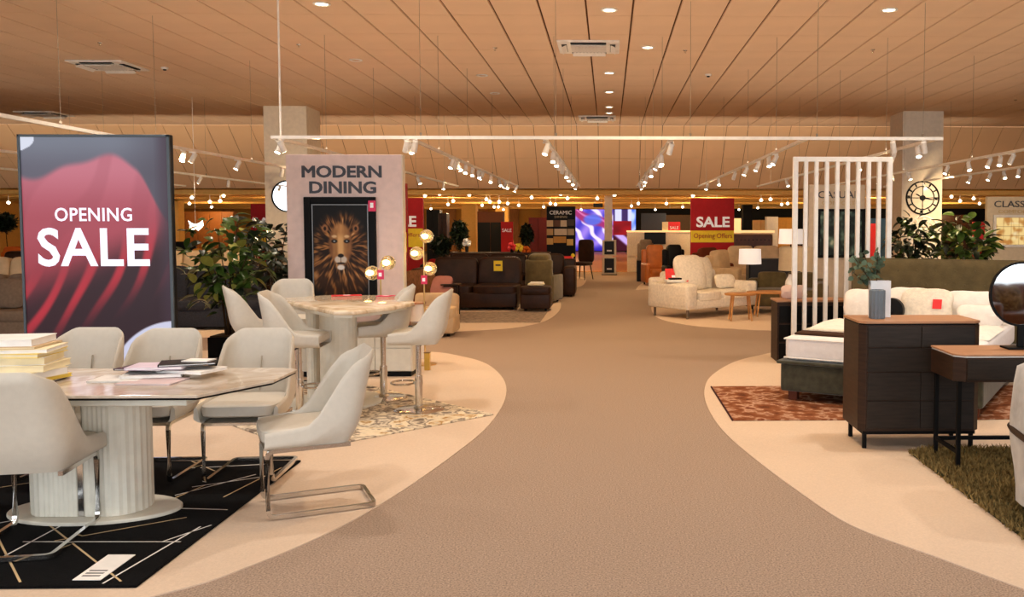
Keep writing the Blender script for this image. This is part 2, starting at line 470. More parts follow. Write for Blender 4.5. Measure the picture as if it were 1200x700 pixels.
# sloping bulkhead with two courses of panels
bulk = struct(MB().build('wall_bulkhead', m_grid))
m = MB()
sl = Vector((0, YL - YB, LOWZ - CZ)); L_ = sl.length; ang = math.atan2(-(LOWZ - CZ), YL - YB)
bpy.data.objects.remove(bulk)
m.surf([[(-26, YB + .03, CZ + .02), (24, YB + .03, CZ + .02)], [(-26, YL + .03, LOWZ), (24, YL + .03, LOWZ)], [(-26, YL + .5, LOWZ), (24, YL + .5, LOWZ)], [(-26, YL + .5, CZ + .1), (24, YL + .5, CZ + .1)]])
bulk = struct(m.build('wall_bulkhead', m_grid))
nrm = Vector((0, LOWZ - CZ, -(YL - YB))).normalized()
pm = MB(); pm.box(-.293, .293, -.008, .008, -L_ / 4 + .007, L_ / 4 - .007)
pme = pm.mesh('panel'); pme.materials.append(m_panel)
tilt = -math.atan2(YL - YB, -(LOWZ - CZ))
for c_ in range(-42, 38):
    xc = X0 + .6 * c_ + .3
    if xc < -19.5 or xc > 14: continue
    for q in (.25, .75):
        o = bpy.data.objects.new('wall_panel', pme); COL.objects.link(o); o.parent = bulk
        o.location = (xc, YB + sl.y * q, CZ + sl.z * q); o.rotation_euler = (-tilt, 0, 0)
low = S('ceiling', m_low, -26, 24, YL, 60, LOWZ, LOWZ + .15)
for k, yy in enumerate([28.4, 30.6, 33, 36, 40, 46, 52]):
    bx('ceiling_beam', m_low, low, -25.8, 23.8, yy, yy + .7, LOWZ - .14 - .01 * (k % 2), LOWZ, .01)
# square columns
for x0, y0, zt in [(-8.02, 21.4, CZ), (7.16, 22.0, CZ)]:
    S('column', m_column, x0, x0 + 1.0, y0, y0 + 1.0, 0, zt, .01)
S('column', m_column, -.13, .13, 30.2, 30.45, 0, LOWZ, .01)
for px, d in [(549, 45), (588, 50), (412, 50)]:
    x = at(px, 250, d).x
    S('column', m_low, x - .35, x + .35, d, d + .7, 0, LOWZ, .01)
S('column', m_low, at(203, 250, 36).x - .2, at(203, 250, 36).x + .2, 36, 36.5, 0, LOWZ, .01)

# ---------------------------------------------------------------- ceiling fittings
def on_ceiling(px, py): return gp(px, py, CZ)
def downlight(p, lit, label, group):
    t = thing('ceiling_downlight', label, 'ceiling light', p, 0, group)
    m = MB(); m.lathe([(.075, 0), (.105, 0), (.11, -.012), (.09, -.02), (.075, -.012)], n=20, cap=False); m.build('trim_ring', m_white, t, smooth=True)
    m = MB(); m.lathe([(0, -.008), (.076, -.008)], n=20); m.build('diffuser', m_bulb if lit else m_panel, t)
    return t
row = [(714, 85), (714, 107.5), (714, 125), (714, 132)]
lab = {(714, 11): 'lit recessed downlight at the top, nearest of the row over the walkway', (759, 55): 'lit recessed downlight just right of the central air conditioning cassette',
       (1042, 11): 'lit recessed downlight at the top right of the tiled ceiling', (377, 4): 'lit recessed downlight at the top left of the tiled ceiling',
       (714, 85): 'lit recessed downlight just beyond the central air conditioning cassette', (714, 107.5): 'lit recessed downlight over the walkway, second beyond the air conditioning cassette',
       (714, 125): 'lit recessed downlight over the walkway, third beyond the near cassette', (714, 132): 'farthest lit downlight over the walkway, before the far cassette'}
for k, v in lab.items(): downlight(on_ceiling(*k), True, v, 'lit downlights in the tiled ceiling')
for k, v in {(417, 70): 'unlit pale downlight left of centre in the ceiling', (565, 88): 'unlit pale downlight, nearer of two left of the walkway', (580, 109): 'unlit pale downlight, farther of two left of the walkway'}.items():
    downlight(on_ceiling(*k), False, v, 'unlit downlights')
for k, v in {(830, 87): 'small round smoke detector right of the walkway on the ceiling', (193, 79): 'small round smoke detector beside the left cassette'}.items():
    t = thing('smoke_detector', v, 'detector', on_ceiling(*k), 0, 'smoke detectors')
    m = MB(); m.lathe([(.06, 0), (.06, -.02), (.045, -.035)], n=16); m.build('base', m_white, t, smooth=True)
    m = MB(); m.lathe([(.03, -.033), (.03, -.05), (.02, -.055)], n=12); m.build('sensor', m_dark_glass, t, smooth=True)
for k, v in {(1190, 117): 'small dark sprinkler rose at far right of ceiling', (350, 52): 'small sprinkler rose beside the near left downlights', (580, 56): 'small sprinkler rose left of the central cassette', (803, 59): 'small sprinkler rose right of the central cassette', (1023, 58): 'small sprinkler rose below the top right downlight', (117, 50): 'small sprinkler rose above the left cassette'}.items():
    t = thing('sprinkler', v, 'sprinkler', on_ceiling(*k), 0, 'ceiling sprinklers')
    m = MB(); m.lathe([(.035, 0), (.03, -.012), (.008, -.014), (.008, -.04), (.02, -.042)], n=10); m.build('sprinkler_head', m_chrome, t)
def cassette(p, label):
    t = thing('air_conditioning_cassette', label, 'air conditioner', p, 0, 'ceiling cassettes')
    m = MB()
    m.box(-.475, .475, -.475, .475, -.03, 0, bev=.01)
    m.build('panel', m_white, t)
    m = MB()
    for i in range(9): m.box(-.24 + i * .055, -.205 + i * .055, -.24, .24, -.06, -.03)
    m.box(-.27, .27, -.27, .27, -.045, -.03); m.build('intake_grille', m_offwhite, t)
    for a in range(4):
        m = MB(); m.box(-.27, .27, -.41, -.33, -.042, -.029); m.build('air_slot', m_dark_glass, t, rz=a * PI / 2)
        m = MB(); v = m.box(-.26, .26, -.05, .05, -.004, .004); m.xf(v, Matrix.Translation((0, -.37, -.055)) @ Matrix.Rotation(R(28), 4, 'X')); m.build('louvre', m_white, t, rz=a * PI / 2)
    return t
cassette(gp(690, 54, CZ), 'white air conditioning cassette in the ceiling above the walkway, the nearer one')
cassette(gp(700, 138, CZ), 'white air conditioning cassette above the walkway, the farther one near the bulkhead')
cassette(gp(127, 76, CZ), 'white air conditioning cassette in the ceiling above the red sale screen')
cassette(gp(52, 133, CZ), 'small distant ceiling cassette at far left near the bulkhead')

# ---------------------------------------------------------------- suspended lighting rails
RZ = 2.70
def rail(name_label, p0, p1, wires):
    c = Vector(p0); t = thing('lighting_rail', name_label, 'lighting track', c)
    a = Vector(p1) - c
    m = MB(); wv = .022
    if abs(a.x) > abs(a.y): m.box(0, a.x, -wv, wv, -.02, .02)
    else: m.box(-wv, wv, 0, a.y, -.02, .02)
    m.build('track', m_white, t)
    for f in wires:
        q = a * f
        m = MB(); m.tube([(q.x, q.y, .02), (q.x, q.y, CZ - RZ)], .0025, 6); m.tube([(q.x, q.y, .02), (q.x, q.y, .06)], .014, 8)
        m.build('suspension_wire', M('wire', (150, 136, 118), .5), t)
    return t
t = rail('long white lighting rail running across the shop below the ceiling', (-4.18, 11.4, RZ), (4.22, 11.4, RZ), [.22, .42, .62, .81, .97])
m = MB(); m.tube([(.12, 0, .02), (.12, 0, CZ - RZ)], .013, 8); m.build('suspension_rod', m_white, t)
rails = [(-2.5, 'left of the walkway, first left of centre'), (-.8, 'just left of the centre'), (.8, 'just right of the centre'), (2.5, 'second right of the walkway above the slatted screen'),
         (4.15, 'in front of the right column'), (-4.15, 'starting above the blush board')]
for x, s in rails:
    rail('white lighting rail running into depth, ' + s, (x, 11.45, RZ), (x, 25.2, RZ), [.15, .35, .6, .85])
rail('white lighting rail at upper left passing behind the sale screen', (-6.05, 6.0, RZ), (-6.05, 25.2, RZ), [.12, .22, .33, .5, .7])
rail('white lighting rail far left, second left of the sale screen top', (-8.9, 9.0, RZ), (-8.9, 25.2, RZ), [.2, .45, .7])
rail('white lighting rail above the classic board, outer of two', (7.7, 9.0, RZ), (7.7, 25.2, RZ), [.2, .45, .7])
rail('white lighting rail at right edge, inner of two', (6.0, 8.0, RZ), (6.0, 25.2, RZ), [.2, .4, .6, .8])
rail('white lighting rail at far left behind others', (-11.6, 12.0, RZ), (-11.6, 25.2, RZ), [.3, .6, .8])

def make_head(label, group):
    t = thing('track_spotlight', label, 'spotlight', (0, 0, 0), 0, group)
    m = MB(); m.box(-.02, .02, -.07, .07, -.05, -.021); m.build('adapter', m_white, t)
    m = MB(); m.tube([(0, 0, -.05), (0, 0, -.12)], .012, 8); m.build('bracket', m_white, t)
    mt = Matrix.Translation((0, 0, -.15)) @ Matrix.Rotation(R(28), 4, 'X')
    m = MB(); v = m.lathe([(.03, .11), (.045, .1), (.052, -.09), (.05, -.1)], n=14); m.xf(v, mt); body_ = m.build('lamp_body', m_white, t, smooth=True)
    m = MB(); v = m.lathe([(0, -.102), (.044, -.102)], n=14); m.xf(v, mt); m.build('lens', M('lens_bright', (255, 240, 212), .4, emit=26), body_)
    return t
heads = {-2.5: [11.6, 14.6, 14.9, 15.3, 16.0, 16.8, 17.6, 18.0, 19.4, 21.0, 22.0, 22.6, 24.6], -.8: [11.8, 13.2, 14.1, 15.0, 16.0, 17.4, 18.8, 20.5, 22.9], .8: [11.7, 13.7, 14.1, 14.9, 17.0, 19.3, 21.0, 22.9],
         2.5: [13.6, 14.1, 15.2, 16.5, 18.0, 20.5, 23], 4.15: [12.1, 13.2, 15.0, 18.0, 21.0], 6.0: [13.4, 13.8, 14.2, 15.0, 16.0, 18.0, 20.0], 7.7: [16.0, 16.4, 16.9, 17.5, 18.2, 19.2, 22.0],
         -4.15: [11.6, 14.5, 16.2, 18.0, 20.0, 23.0], -6.05: [12.6, 13.1, 13.4, 15.0, 17.0, 19.0, 22.0], -8.9: [15.6, 16.0, 16.4, 18.0, 20.0, 21.5, 24], -11.6: [17, 19, 22, 24]}
where = {-2.5: 'on the first rail left of the walkway', -.8: 'on the rail just left of the centre', .8: 'on the rail just right of the centre', 2.5: 'on the rail ending above the slatted screen', 4.15: 'on the rail before the right column',
         6.0: 'on the inner rail at the right edge', 7.7: 'on the outer rail above the classic board', -4.15: 'on the rail behind the blush board', -6.05: 'on the rail passing behind the sale screen', -8.9: 'on the second rail left', -11.6: 'on the farthest left rail'}
hd = None
for X, ys in heads.items():
    for i, y in enumerate(ys):
        if hd is None: o = hd = make_head('', '')
        else: o = dup(hd)
        o.location = (X, y, RZ); o.rotation_euler = (0, 0, rnd.choice([PI, 2.5, -2.5, .6, 1.9, -1.9, PI + .4]))
        ORD = ['nearest', 'second nearest', 'third nearest', 'fourth nearest', 'fifth nearest', 'sixth nearest', 'seventh nearest', 'eighth nearest', 'ninth nearest', 'tenth nearest', 'third farthest', 'second farthest', 'farthest']
        o['label'] = ('farthest' if i == len(ys) - 1 else ORD[i]) + ' white track spotlight ' + where[X]
        o.scale = (.74, .74, .74)
        o['group'] = 'track spotlights ' + where[X]
# two heads on the transverse rail next to 480 px
for px, s in ((476, 'left of a pair on the cross rail'), (486, 'right of a pair on the cross rail'), (330, 'under the left end of the cross rail'), (1047, 'under the right end of the cross rail near the screen top'), (1083, 'on the cross rail in front of the right column')):
    dup(hd, (at(px, 165, 11.4).x, 11.4, RZ), rnd.choice([.6, -.6]), 'white track spotlight ' + s, 'spotlights on the cross rail')

# pendants and small lamps under the low far ceiling
def far_lamp(label, group):
    t = thing('pendant_lamp', label, 'ceiling light', (0, 0, 0), 0, group)
    m = MB(); m.tube([(0, 0, 0), (0, 0, -.12)], .01, 6); m.build('cord', m_white, t)
    m = MB(); m.ell((0, 0, -.16), .05, .05, .045, 10, 6); m.build('bulb', m_bulb, t, smooth=True)
    return t
fl = None; PEND = []
for i, (px, py) in enumerate([(498, 230), (525, 240), (531, 236), (537, 225), (565, 241), (570, 234), (574, 237), (579, 243), (584, 243), (585, 237), (590, 246), (595, 239), (604, 223), (608, 241), (611, 226), (623, 232), (645, 239), (651, 240), (665, 233), (681, 246), (700, 233), (740, 242), (748, 239), (768, 246), (781, 239), (785, 247), (800, 243), (812, 230), (840, 238), (866, 246), (888, 244), (892, 235), (903, 234), (916, 240), (923, 239), (930, 245), (1100, 240), (1115, 231), (1125, 236), (1141, 233), (1148, 239), (222, 239), (225, 232), (232, 223), (246, 237), (248, 243), (258, 236), (262, 230), (300, 226), (309, 222), (10, 238), (6, 221), (470, 226), (505, 245), (515, 228), (550, 229), (560, 250), (637, 243), (657, 228), (720, 229)]):
    up = (265 - 5 * (i % 2)) - py
    d = min(54, max(28.6, (LOWZ - .35 - CAM_H) * F / max(8, 265 - py)))
    p = at(px, py, d)
    o = far_lamp('', 'small pendant lamps under the low far ceiling') if fl is None else dup(fl)
    fl = fl or o
    o.location = (p.x, d, LOWZ - .15 if False else p.z + .17)
    PEND.append((px, o))
    for c in o.children:
        if c.name.startswith('cord'):
            h = LOWZ - o.location.z
            c.scale = (1, 1, (h + .12) / .12); c.location = (0, 0, h)

PEND.sort(key=lambda q: q[0])
NTH = ['leftmost', 'second from left', 'third from left', 'fourth from left', 'fifth from left', 'sixth from left', 'seventh from left', 'eighth from left', 'ninth from left', 'tenth from left', 'eleventh from left', 'twelfth from left', 'thirteenth from left', 'fourteenth from left', 'fifteenth from left', 'sixteenth from left']
for a_, b_, s_ in ((0, 120, 'at the left edge beside the sale screen'), (120, 400, 'above the rubber plants'), (400, 562, 'above the left brown sofa'), (562, 590, 'above the far brown wardrobe'), (590, 640, 'above the small red board'), (640, 730, 'between ceramic stand and central pillar'), (730, 830, 'above the cream partition'), (830, 1000, 'right of the red sale board'), (1000, 1300, 'above the right rubber plant')):
    for i, (px, o) in enumerate([q for q in PEND if a_ <= q[0] < b_]):
        o['label'] = 'tiny glowing pendant lamp ' + s_ + ', ' + NTH[i]

# ================================================================ LEFT FOREGROUND
# ---- rugs
def line_strip(m, a, b, wd, z):
    a = Vector(a[:2]); b = Vector(b[:2]); d = (b - a).normalized(); n = Vector((-d.y, d.x)) * wd / 2
    m.face([(*(a + n), z), (*(b + n), z), (*(b - n), z), (*(a - n), z)][::-1])
rug = thing('rug', 'black rug with thin gold and white diagonal lines under the long dining table', 'rug', (-3.4, 5.02, .006))
m = MB(); m.box(-1.32, 1.32, -1.07, 1.07, 0, .014, bev=.006); m.build('pile', m_black_rug, rug)
def clipl(p):
    return Vector((max(-4.7, min(-2.1, p.x)), max(3.97, min(6.07, p.y)), 0))
for i, (a, b, g) in enumerate([((50, 614), (142, 687), 1), ((27, 640), (212, 640), 0), ((-20, 600), (24, 688), 1), ((64, 639), (219, 611), 1), ((200, 600), (267, 602), 0), ((205, 588), (240, 573), 1), ((232, 540), (252, 556), 1), ((262, 587), (330, 552), 1), ((205, 585), (300, 560), 0), ((-60, 585), (60, 566), 1), ((235, 552), (310, 548), 0), ((0, 660), (110, 600), 0), ((120, 690), (235, 622), 0), ((-40, 625), (30, 612), 0), ((190, 640), (265, 620), 0), ((225, 575), (345, 560), 0)]):
    m = MB(); A = clipl(gp(*a)); B = clipl(gp(*b)); line_strip(m, A, B, .010, .0212); m.build('stripe', m_gold if g else m_offwhite, rug, loc=(3.4, -5.02, -.006))
t = thing('leaflet', 'white printed leaflet lying on the near edge of the black rug', 'paper', gp(122, 671) + Vector((0, 0, .0215)))
q = [gp(*p) - gp(122, 671) for p in [(85, 686), (118, 686), (159, 656), (127, 656)]]
m = MB(); m.prism([(v.x, v.y) for v in q], 0, .003); m.build('sheet', m_paper, t)
m = MB()
for k in range(3):
    f0, f1 = .12 + k * .1, .17 + k * .1
    m.prism([tuple(((q[0] * (1 - f) + q[3] * f) * (1 - g) + (q[1] * (1 - f) + q[2] * f) * g)[:2]) for f, g in [(f0, .15), (f0, .8), (f1, .8), (f1, .15)]], .003, .0035)
m.build('printed_block', M('grey_print', (120, 116, 116), .7), t)

rb = thing('rug', 'cream, grey and gold abstract rug under the tall bar table', 'rug', (-.97, 7.58, .006), R(45))
m = MB(); m.box(-1.7, 0, -0.0, 2.4, 0, .012, bev=.005)
m.build('pile', M_ramp('patterned_rug', [(.30, (70, 58, 48)), (.38, (150, 136, 122)), (.43, (226, 210, 184)), (.49, (120, 104, 92)), (.52, (232, 216, 188)), (.58, (222, 204, 172)), (.61, (170, 124, 58)), (.66, (222, 206, 178)), (.72, (96, 82, 70))], 4.5, .95, 12, bump=(120, .4), dist=.25), rb)

# ---- dining table
dt = thing('dining_table', 'long dining table with marble look top and white fluted pedestal on a black rug', 'table', (-2.85, 5.02, .02))
top = [(-1.25, -.1), (-.95, -.46), (.78, -.46), (1.0, -.02), (1.0, .36), (.9, .42), (-1.0, .42), (-1.25, .3)]
m = MB(); m.prism(top, .714, .73); m.build('tabletop', m_marble, dt, bev=.003)
m = MB(); m.prism([(x * .992, y * .992) for x, y in top], .704, .7135); m.build('tabletop_edge', m_black, dt)
m = MB(); m.box(-.86, .68, -.36, .34, .655, .702, bev=.006); m.build('apron', m_table_white, dt)
m = MB(); v = m.lathe([(1, .0), (1, .012), (.985, .018)], n=48, sx=.46, sy=.27); m.build('base_plate', m_table_white, dt, smooth=30)
def stadium(x0, x1, hy, flat_left, n=60):
    pts = []
    r = hy
    if flat_left:
        cxx = x1 - r * .8
        pts = [(x0, -hy)] + [(cxx + r * .8 * COS(a), hy * SIN(a)) for a in [(-PI / 2 + PI * i / 24) for i in range(25)]] + [(x0, hy)]
    else:
        cxx = x0 + r * .8
        pts = [(x1, hy)] + [(cxx - r * .8 * COS(a), hy * SIN(a)) for a in [(PI / 2 - PI * i / 24) for i in range(25)]] + [(x1, -hy)]
    P = [Vector(p) for p in pts]; out = []
    for i in range(len(P)):
        a, b = P[i], P[(i + 1) % len(P)]
        k = max(1, int((b - a).length / .012))
        for j in range(k): out.append(a.lerp(b, j / k))
    res = []
    for i, p in enumerate(out):
        n_ = (out[(i + 1) % len(out)] - out[i - 1]); nn = Vector((n_.y, -n_.x)).normalized()
        res.append(p + nn * (.003 if i % 2 else -.001))
    return [(p.x, p.y) for p in res]
for nm, a in (('pedestal', (-.32, -.006, .17, False)), ('pedestal', (.034, .295, .17, True))):
    m = MB(); m.prism(stadium(*a), .019, .654); m.build(nm, m_table_white, dt)
bx('pedestal_strip', m_chrome, dt, -.004, .03, -.168, .13, .019, .654, .004)

# ---- chairs
def upath(w_, d_, r, n=40):
    """U around the seat from front left to front right (front = +Y)"""
    pts = [Vector((-w_ / 2, d_ / 2))]
    for i in range(9): pts.append(Vector((-w_ / 2, d_ / 2 - (d_ - r) * (i + 1) / 9)))
    for i in range(1, 7):
        a = PI + PI / 2 * i / 6; pts.append(Vector((-w_ / 2 + r + r * COS(a), -d_ / 2 + r + r * SIN(a))))
    for i in range(1, 5): pts.append(Vector((-w_ / 2 + r + (w_ - 2 * r) * i / 5, -d_ / 2)))
    for i in range(7):
        a = -PI / 2 + PI / 2 * i / 6; pts.append(Vector((w_ / 2 - r + r * COS(a), -d_ / 2 + r + r * SIN(a))))
    for i in range(9): pts.append(Vector((w_ / 2, -d_ / 2 + r + (d_ - r) * (i + 1) / 9)))
    return pts
def shell_mesh(w_, d_, z0, zs, zb, lean, th=.035, flare=.0, rise=.3, r=.11, topw=.86):
    P = upath(w_, d_, r); nv = 9
    outer, inner = [], []
    for i, p in enumerate(P):
        a, b = P[max(0, i - 1)], P[min(len(P) - 1, i + 1)]
        t = (b - a).normalized(); n_ = Vector((-t.y, t.x))       # inward
        f = (d_ / 2 - p.y) / d_
        g = .14 * f + .86 * ss(rise, .84, f) ** 1.15
        edge = 1 - .12 * max(0, (abs(p.x) / (w_ / 2) - .55) / .45) ** 2 if f > .8 else 1 - .12 * 1
        zt = zs + .012 + (zb - zs) * g * (edge if f > .62 else edge)
        ro, ri = [], []
        for j in range(nv + 1):
            v = j / nv
            z = z0 + (zt - z0) * v
            h = (z - z0) / (zb - z0)
            k = 1 - (1 - topw) * h ** 1.4
            off = -lean * h ** 1.2 * (.25 + .75 * min(1, f * 1.15))
            tuck = .05 * (1 - min(1, v * 3)) ** 2
            q = Vector((p.x * k, p.y + off))
            q2 = q + n_ * tuck
            ro.append((q2.x, q2.y, z)); tt = th * (1 - .35 * v)
            qi = q + n_ * (tt + tuck * .3); ri.append((qi.x, qi.y, z - .004 * v))
        outer.append(ro); inner.append(ri)
    m = MB(); grid = [o_ + [Vector(((o_[-1][0] + i_[-1][0]) / 2, (o_[-1][1] + i_[-1][1]) / 2, o_[-1][2] + .012))] + i_[::-1] for o_, i_ in zip(outer, inner)]
    m.surf(grid)
    m.face([tuple(v) for v in grid[0]]); m.face([tuple(v) for v in grid[-1]][::-1])
    # close the underside
    n = len(outer)
    for i in range(n // 2):
        a, b, c, d2 = outer[i][0], outer[i + 1][0], outer[n - 2 - i][0], outer[n - 1 - i][0]
        if i + 1 <= n - 2 - i: m.face([a, b, c, d2])
    bmesh.ops.remove_doubles(m.bm, verts=m.bm.verts[:], dist=1e-4)
    return m
def bar_pts(pts, r=.03, n=4):
    """round the corners of a polyline"""
    P = [Vector(p) for p in pts]; out = [P[0]]
    for i in range(1, len(P) - 1):
        a = (P[i - 1] - P[i]).normalized(); b = (P[i + 1] - P[i]).normalized()
        for k in range(n + 1):
            t = k / n; out.append((P[i] + a * r) * (1 - t) ** 2 + P[i] * 2 * t * (1 - t) + (P[i] + b * r) * t * t)
    out.append(P[-1]); return out
def dining_chair(label):
    t = thing('dining_chair', label, 'chair', (0, 0, 0), 0, 'cream leather cantilever chairs')
    back_ = shell_mesh(.50, .50, .385, .46, .875, .10, rise=.40).build('backrest', m_leather, t, smooth=60)
    m = MB(); v = m.ell((0, .03, .455), .225, .235, .045, 28, 12, .35)
    m.build('seat', m_leather, t, smooth=True)
    m = MB(); m.box(-.0012, .0012, -.218, -.2, .50, .72); vv = list(m.bm.verts)
    for q in vv: q.co.y += -.11 * ((q.co.z - .385) / .485) ** 1.2 + .006
    m.build('seam', m_seam, back_)
    m = MB()
    for s in (-1, 1):
        m.tube(bar_pts([(s * .2, -.2, .378), (s * .2, .235, .378), (s * .2, .235, .017), (s * .2, -.33, .017), (0, -.33, .017)], .04), .0155, 4)
    m.tube([(-.2, .225, .372), (.2, .225, .372)], .012, 4)
    m.build('frame', m_chrome, t, smooth=30)
    return t
ch = dining_chair('cream leather cantilever chair at the near left, seen from behind at the table')
ch.location = (-2.89, 4.56, .021); ch.rotation_euler[2] = R(9)
dup(ch, (-1.71, 5.13, .007), R(115), 'cream leather cantilever chair pulled out at the right end of the table')
dup(ch, (-3.44, 5.80, .021), R(180), 'cream leather cantilever chair at the far side, nearest the swatch books')
dup(ch, (-2.89, 5.74, .021), R(182), 'cream leather cantilever chair behind the brochures, middle of the far side')
dup(ch, (-2.28, 5.74, .021), R(184), 'cream leather cantilever chair at the far right corner of the table')
dup(ch, (-3.70, 4.5, .021), R(6), 'cream leather cantilever chair at the left edge of the picture')

def bar_stool(label):
    t = thing('bar_stool', label, 'stool', (0, 0, 0), 0, 'cream leather bar stools')
    shell_mesh(.46, .44, .585, .66, 1.02, .07, rise=.34, r=.11).build('backrest', m_leather, t, smooth=60)
    m = MB(); m.ell((0, .02, .65), .205, .205, .042, 28, 12, .35); m.build('seat', m_leather, t, smooth=True)
    m = MB(); m.lathe([(.21, 0), (.21, .006), (.19, .014), (.05, .022), (.033, .04), (.033, .30)], n=32); m.build('base', m_chrome, t, smooth=30)
    m = MB(); m.lathe([(.024, .30), (.024, .57), (.06, .575), (.06, .585)], n=20); gas_ = m.build('gas_column', m_chrome, t, smooth=30)
    m = MB(); m.lathe([(.036, .22), (.036, .26)], n=20)
    pts = [(0, .03, .24)] + [(.12 * SIN(a), .13 - .1 * COS(a), .24) for a in [R(20 + 16 * i) for i in range(21)]]
    m.tube(pts, .009, 8); m.build('footrest', m_chrome, t, smooth=30)
    m = MB(); m.tube(bar_pts([(.03, 0, .565), (.14, 0, .565), (.16, 0, .535)], .01), .006, 6); m.build('lever', m_black, gas_, smooth=True)
    return t
# ---- bar table
bt = thing('bar_table', 'tall bar table with glossy marble look top and cream pedestals', 'table', (-2.4, 8.0, .018))
def loc2(p): return (p[0] + 2.4, p[1] - 8.0)
c2 = [(-2.18, 7.19), (-2.02, 7.2), (-1.8, 7.6), (-1.71, 8.0), (-1.85, 8.5), (-2.05, 8.85), (-2.75, 8.85), (-3.0, 8.55), (-3.03, 8.3), (-2.75, 7.95), (-2.45, 7.55)]
m = MB(); m.prism([loc2(p) for p in c2], .875, .91); m.build('tabletop', m_marble2, bt, bev=.012, seg=3, smooth=30)
m = MB(); m.prism([(loc2(p)[0] * .9 + .0, loc2(p)[1] * .9) for p in c2], .845, .874); m.build('tabletop_underside', m_table_white, bt)
for x0, x1, y0, y1, nm in ((-.15, .17, -.1, .14, 'pedestal'), (-.34, -.19, .12, .42, 'pedestal')):
    m = MB()
    cx_, cy_ = (x0 + x1) / 2, (y0 + y1) / 2
    v = m.lathe([(1, .02), (1, .844)], c=(cx_, cy_, 0), n=96, sx=(x1 - x0) / 2, sy=(y1 - y0) / 2, flute=.012, nf=24); m.build(nm, m_table_white, bt, smooth=40)
m = MB(); m.lathe([(1, 0), (1, .014), (.98, .02)], n=40, sx=.42, sy=.5, c=(-.06, .12, 0)); m.build('base_plate', m_table_white, bt, smooth=30)
st = bar_stool('cream bar stool at the front left of the bar table, facing right')
x = at(350, 400, 7.6).x; st.location = (x, 7.6, .018); st.rotation_euler[2] = R(-86)
dup(st, (at(490, 400, 7.75).x, 7.75, .018), R(94), 'cream bar stool at the right of the bar table, facing left', 'cream leather bar stools')
dup(st, (at(445, 400, 8.3).x + .03, 8.3, .018), R(106), 'cream bar stool at the far right of the bar table under the globe lamps', 'cream leather bar stools')
dup(st, (at(303, 400, 8.35).x, 8.35, .018), R(-64), 'cream bar stool at the far left beside the rubber plant', 'cream leather bar stools')
dup(st, (at(341, 400, 9.05).x, 9.05, .018), R(190), 'cream bar stool behind the bar table in front of the blush board', 'cream leather bar stools')

# ---- books and brochures
def book(name, label, cat, loc, rz, w_, d_, h_, cov, pg, group, tiltx=0):
    t = thing(name, label, cat, loc, rz, group); t.rotation_euler[0] = tiltx
    cv = min(.003, h_ / 4)
    m = MB(); m.box(-w_ / 2 + .004, w_ / 2 - .004, -d_ / 2 + .004, d_ / 2 - .004, cv, h_ - cv); m.build('pages', pg, t)
    m = MB(); m.box(-w_ / 2, w_ / 2, -d_ / 2, d_ / 2, 0, cv); m.box(-w_ / 2, w_ / 2, -d_ / 2, d_ / 2, h_ - cv, h_); m.box(-w_ / 2 - .002, -w_ / 2 + .002, -d_ / 2, d_ / 2, 0, h_)
    m.build('cover', cov, t); return t
TZ = .751
z = TZ
cols = [(m_dark_print, m_paper, .012), (m_yellow_paper, m_yellow_paper, .02), (m_cream_paper, m_paper, .04), (m_cream_paper, m_cream_paper, .034), (m_paper, m_cream_paper, .042), (m_yellow_paper, m_cream_paper, .022), (m_cream_paper, m_paper, .022), (m_beige_leather, m_cream_paper, .012), (m_paper, m_paper, .036)]
names = ['thin dark brochure at the bottom of the swatch book stack', 'yellow folder second from the bottom of the swatch stack', 'cream swatch book low in the stack at the table left', 'thick cream swatch book in the middle of the stack', 'swatch book with white cover in the stack middle', 'yellow swatch folder in the upper half of the stack', 'cream swatch book third from the top of the stack', 'thin tan folder directly under the top white book', 'thick white book on top of the swatch book stack']
for i, (cv, pg, h_) in enumerate(cols):
    a = rnd.uniform(-.3, .3) if i < 8 else .15
    xx = -3.20 + rnd.uniform(-.02, .03) - (.06 if i == 8 else 0)
    book('swatch_book', names[i], 'book', (xx, 4.97 + rnd.uniform(-.03, .02), z), a, .36 - .006 * i, .30, h_, cv, pg, 'swatch books stacked on the dining table'); z += h_ + .0006
tops = [(.0, .10, m_paper, 'open white brochure lying at the left of the brochure pile'), (-.26, -.02, m_dark_print, 'dark covered magazine at the left end of the brochure pile'), (.12, -.04, m_offwhite, 'pale pink printed brochure flat at the front of the pile')]
base = Vector((-2.50, 5.05, TZ))
specs = [(-.20, -.02, .05, .26, .20, .010, m_offwhite, 'white folded leaflet at the left front of the brochure pile'),
         (.02, -.10, -.06, .30, .21, .008, M('pink_print', (214, 190, 190), .4), 'pale pink brochure flat at the front of the pile'),
         (-.05, .07, .22, .31, .22, .016, m_paper, 'white magazine in the lower layer of the brochure pile'),
         (.14, .10, -.3, .30, .21, .016, m_paper, 'white brochure angled at the right of the pile')]
for i, (dx, dy, a, w_, d_, h_, cv, lb) in enumerate(specs):
    zz = TZ + (0 if i != 2 and i != 3 else .011) + (.017 if i == 3 else 0)
    book('brochure', lb, 'magazine', (base.x + dx, base.y + dy, zz), a, w_, d_, h_, cv, m_paper, 'brochures on the dining table')
book('brochure', 'dark purple covered magazine lying across the brochure pile', 'magazine', (base.x - .10, base.y + .09, TZ + .0455), -.15, .28, .2, .010, m_dark_print, m_paper, 'brochures on the dining table')
book('brochure', 'white and pink brochure on top of the dark purple magazine', 'magazine', (base.x - .02, base.y + .06, TZ + .056), .1, .30, .2, .014, M('lilac_print', (222, 206, 222), .4), m_paper, 'brochures on the dining table')
book('brochure', 'black covered catalogue topmost at the right of the brochure pile', 'magazine', (base.x + .12, base.y + .1, TZ + .0708), .35, .29, .2, .012, m_dark_glass, m_paper, 'brochures on the dining table')
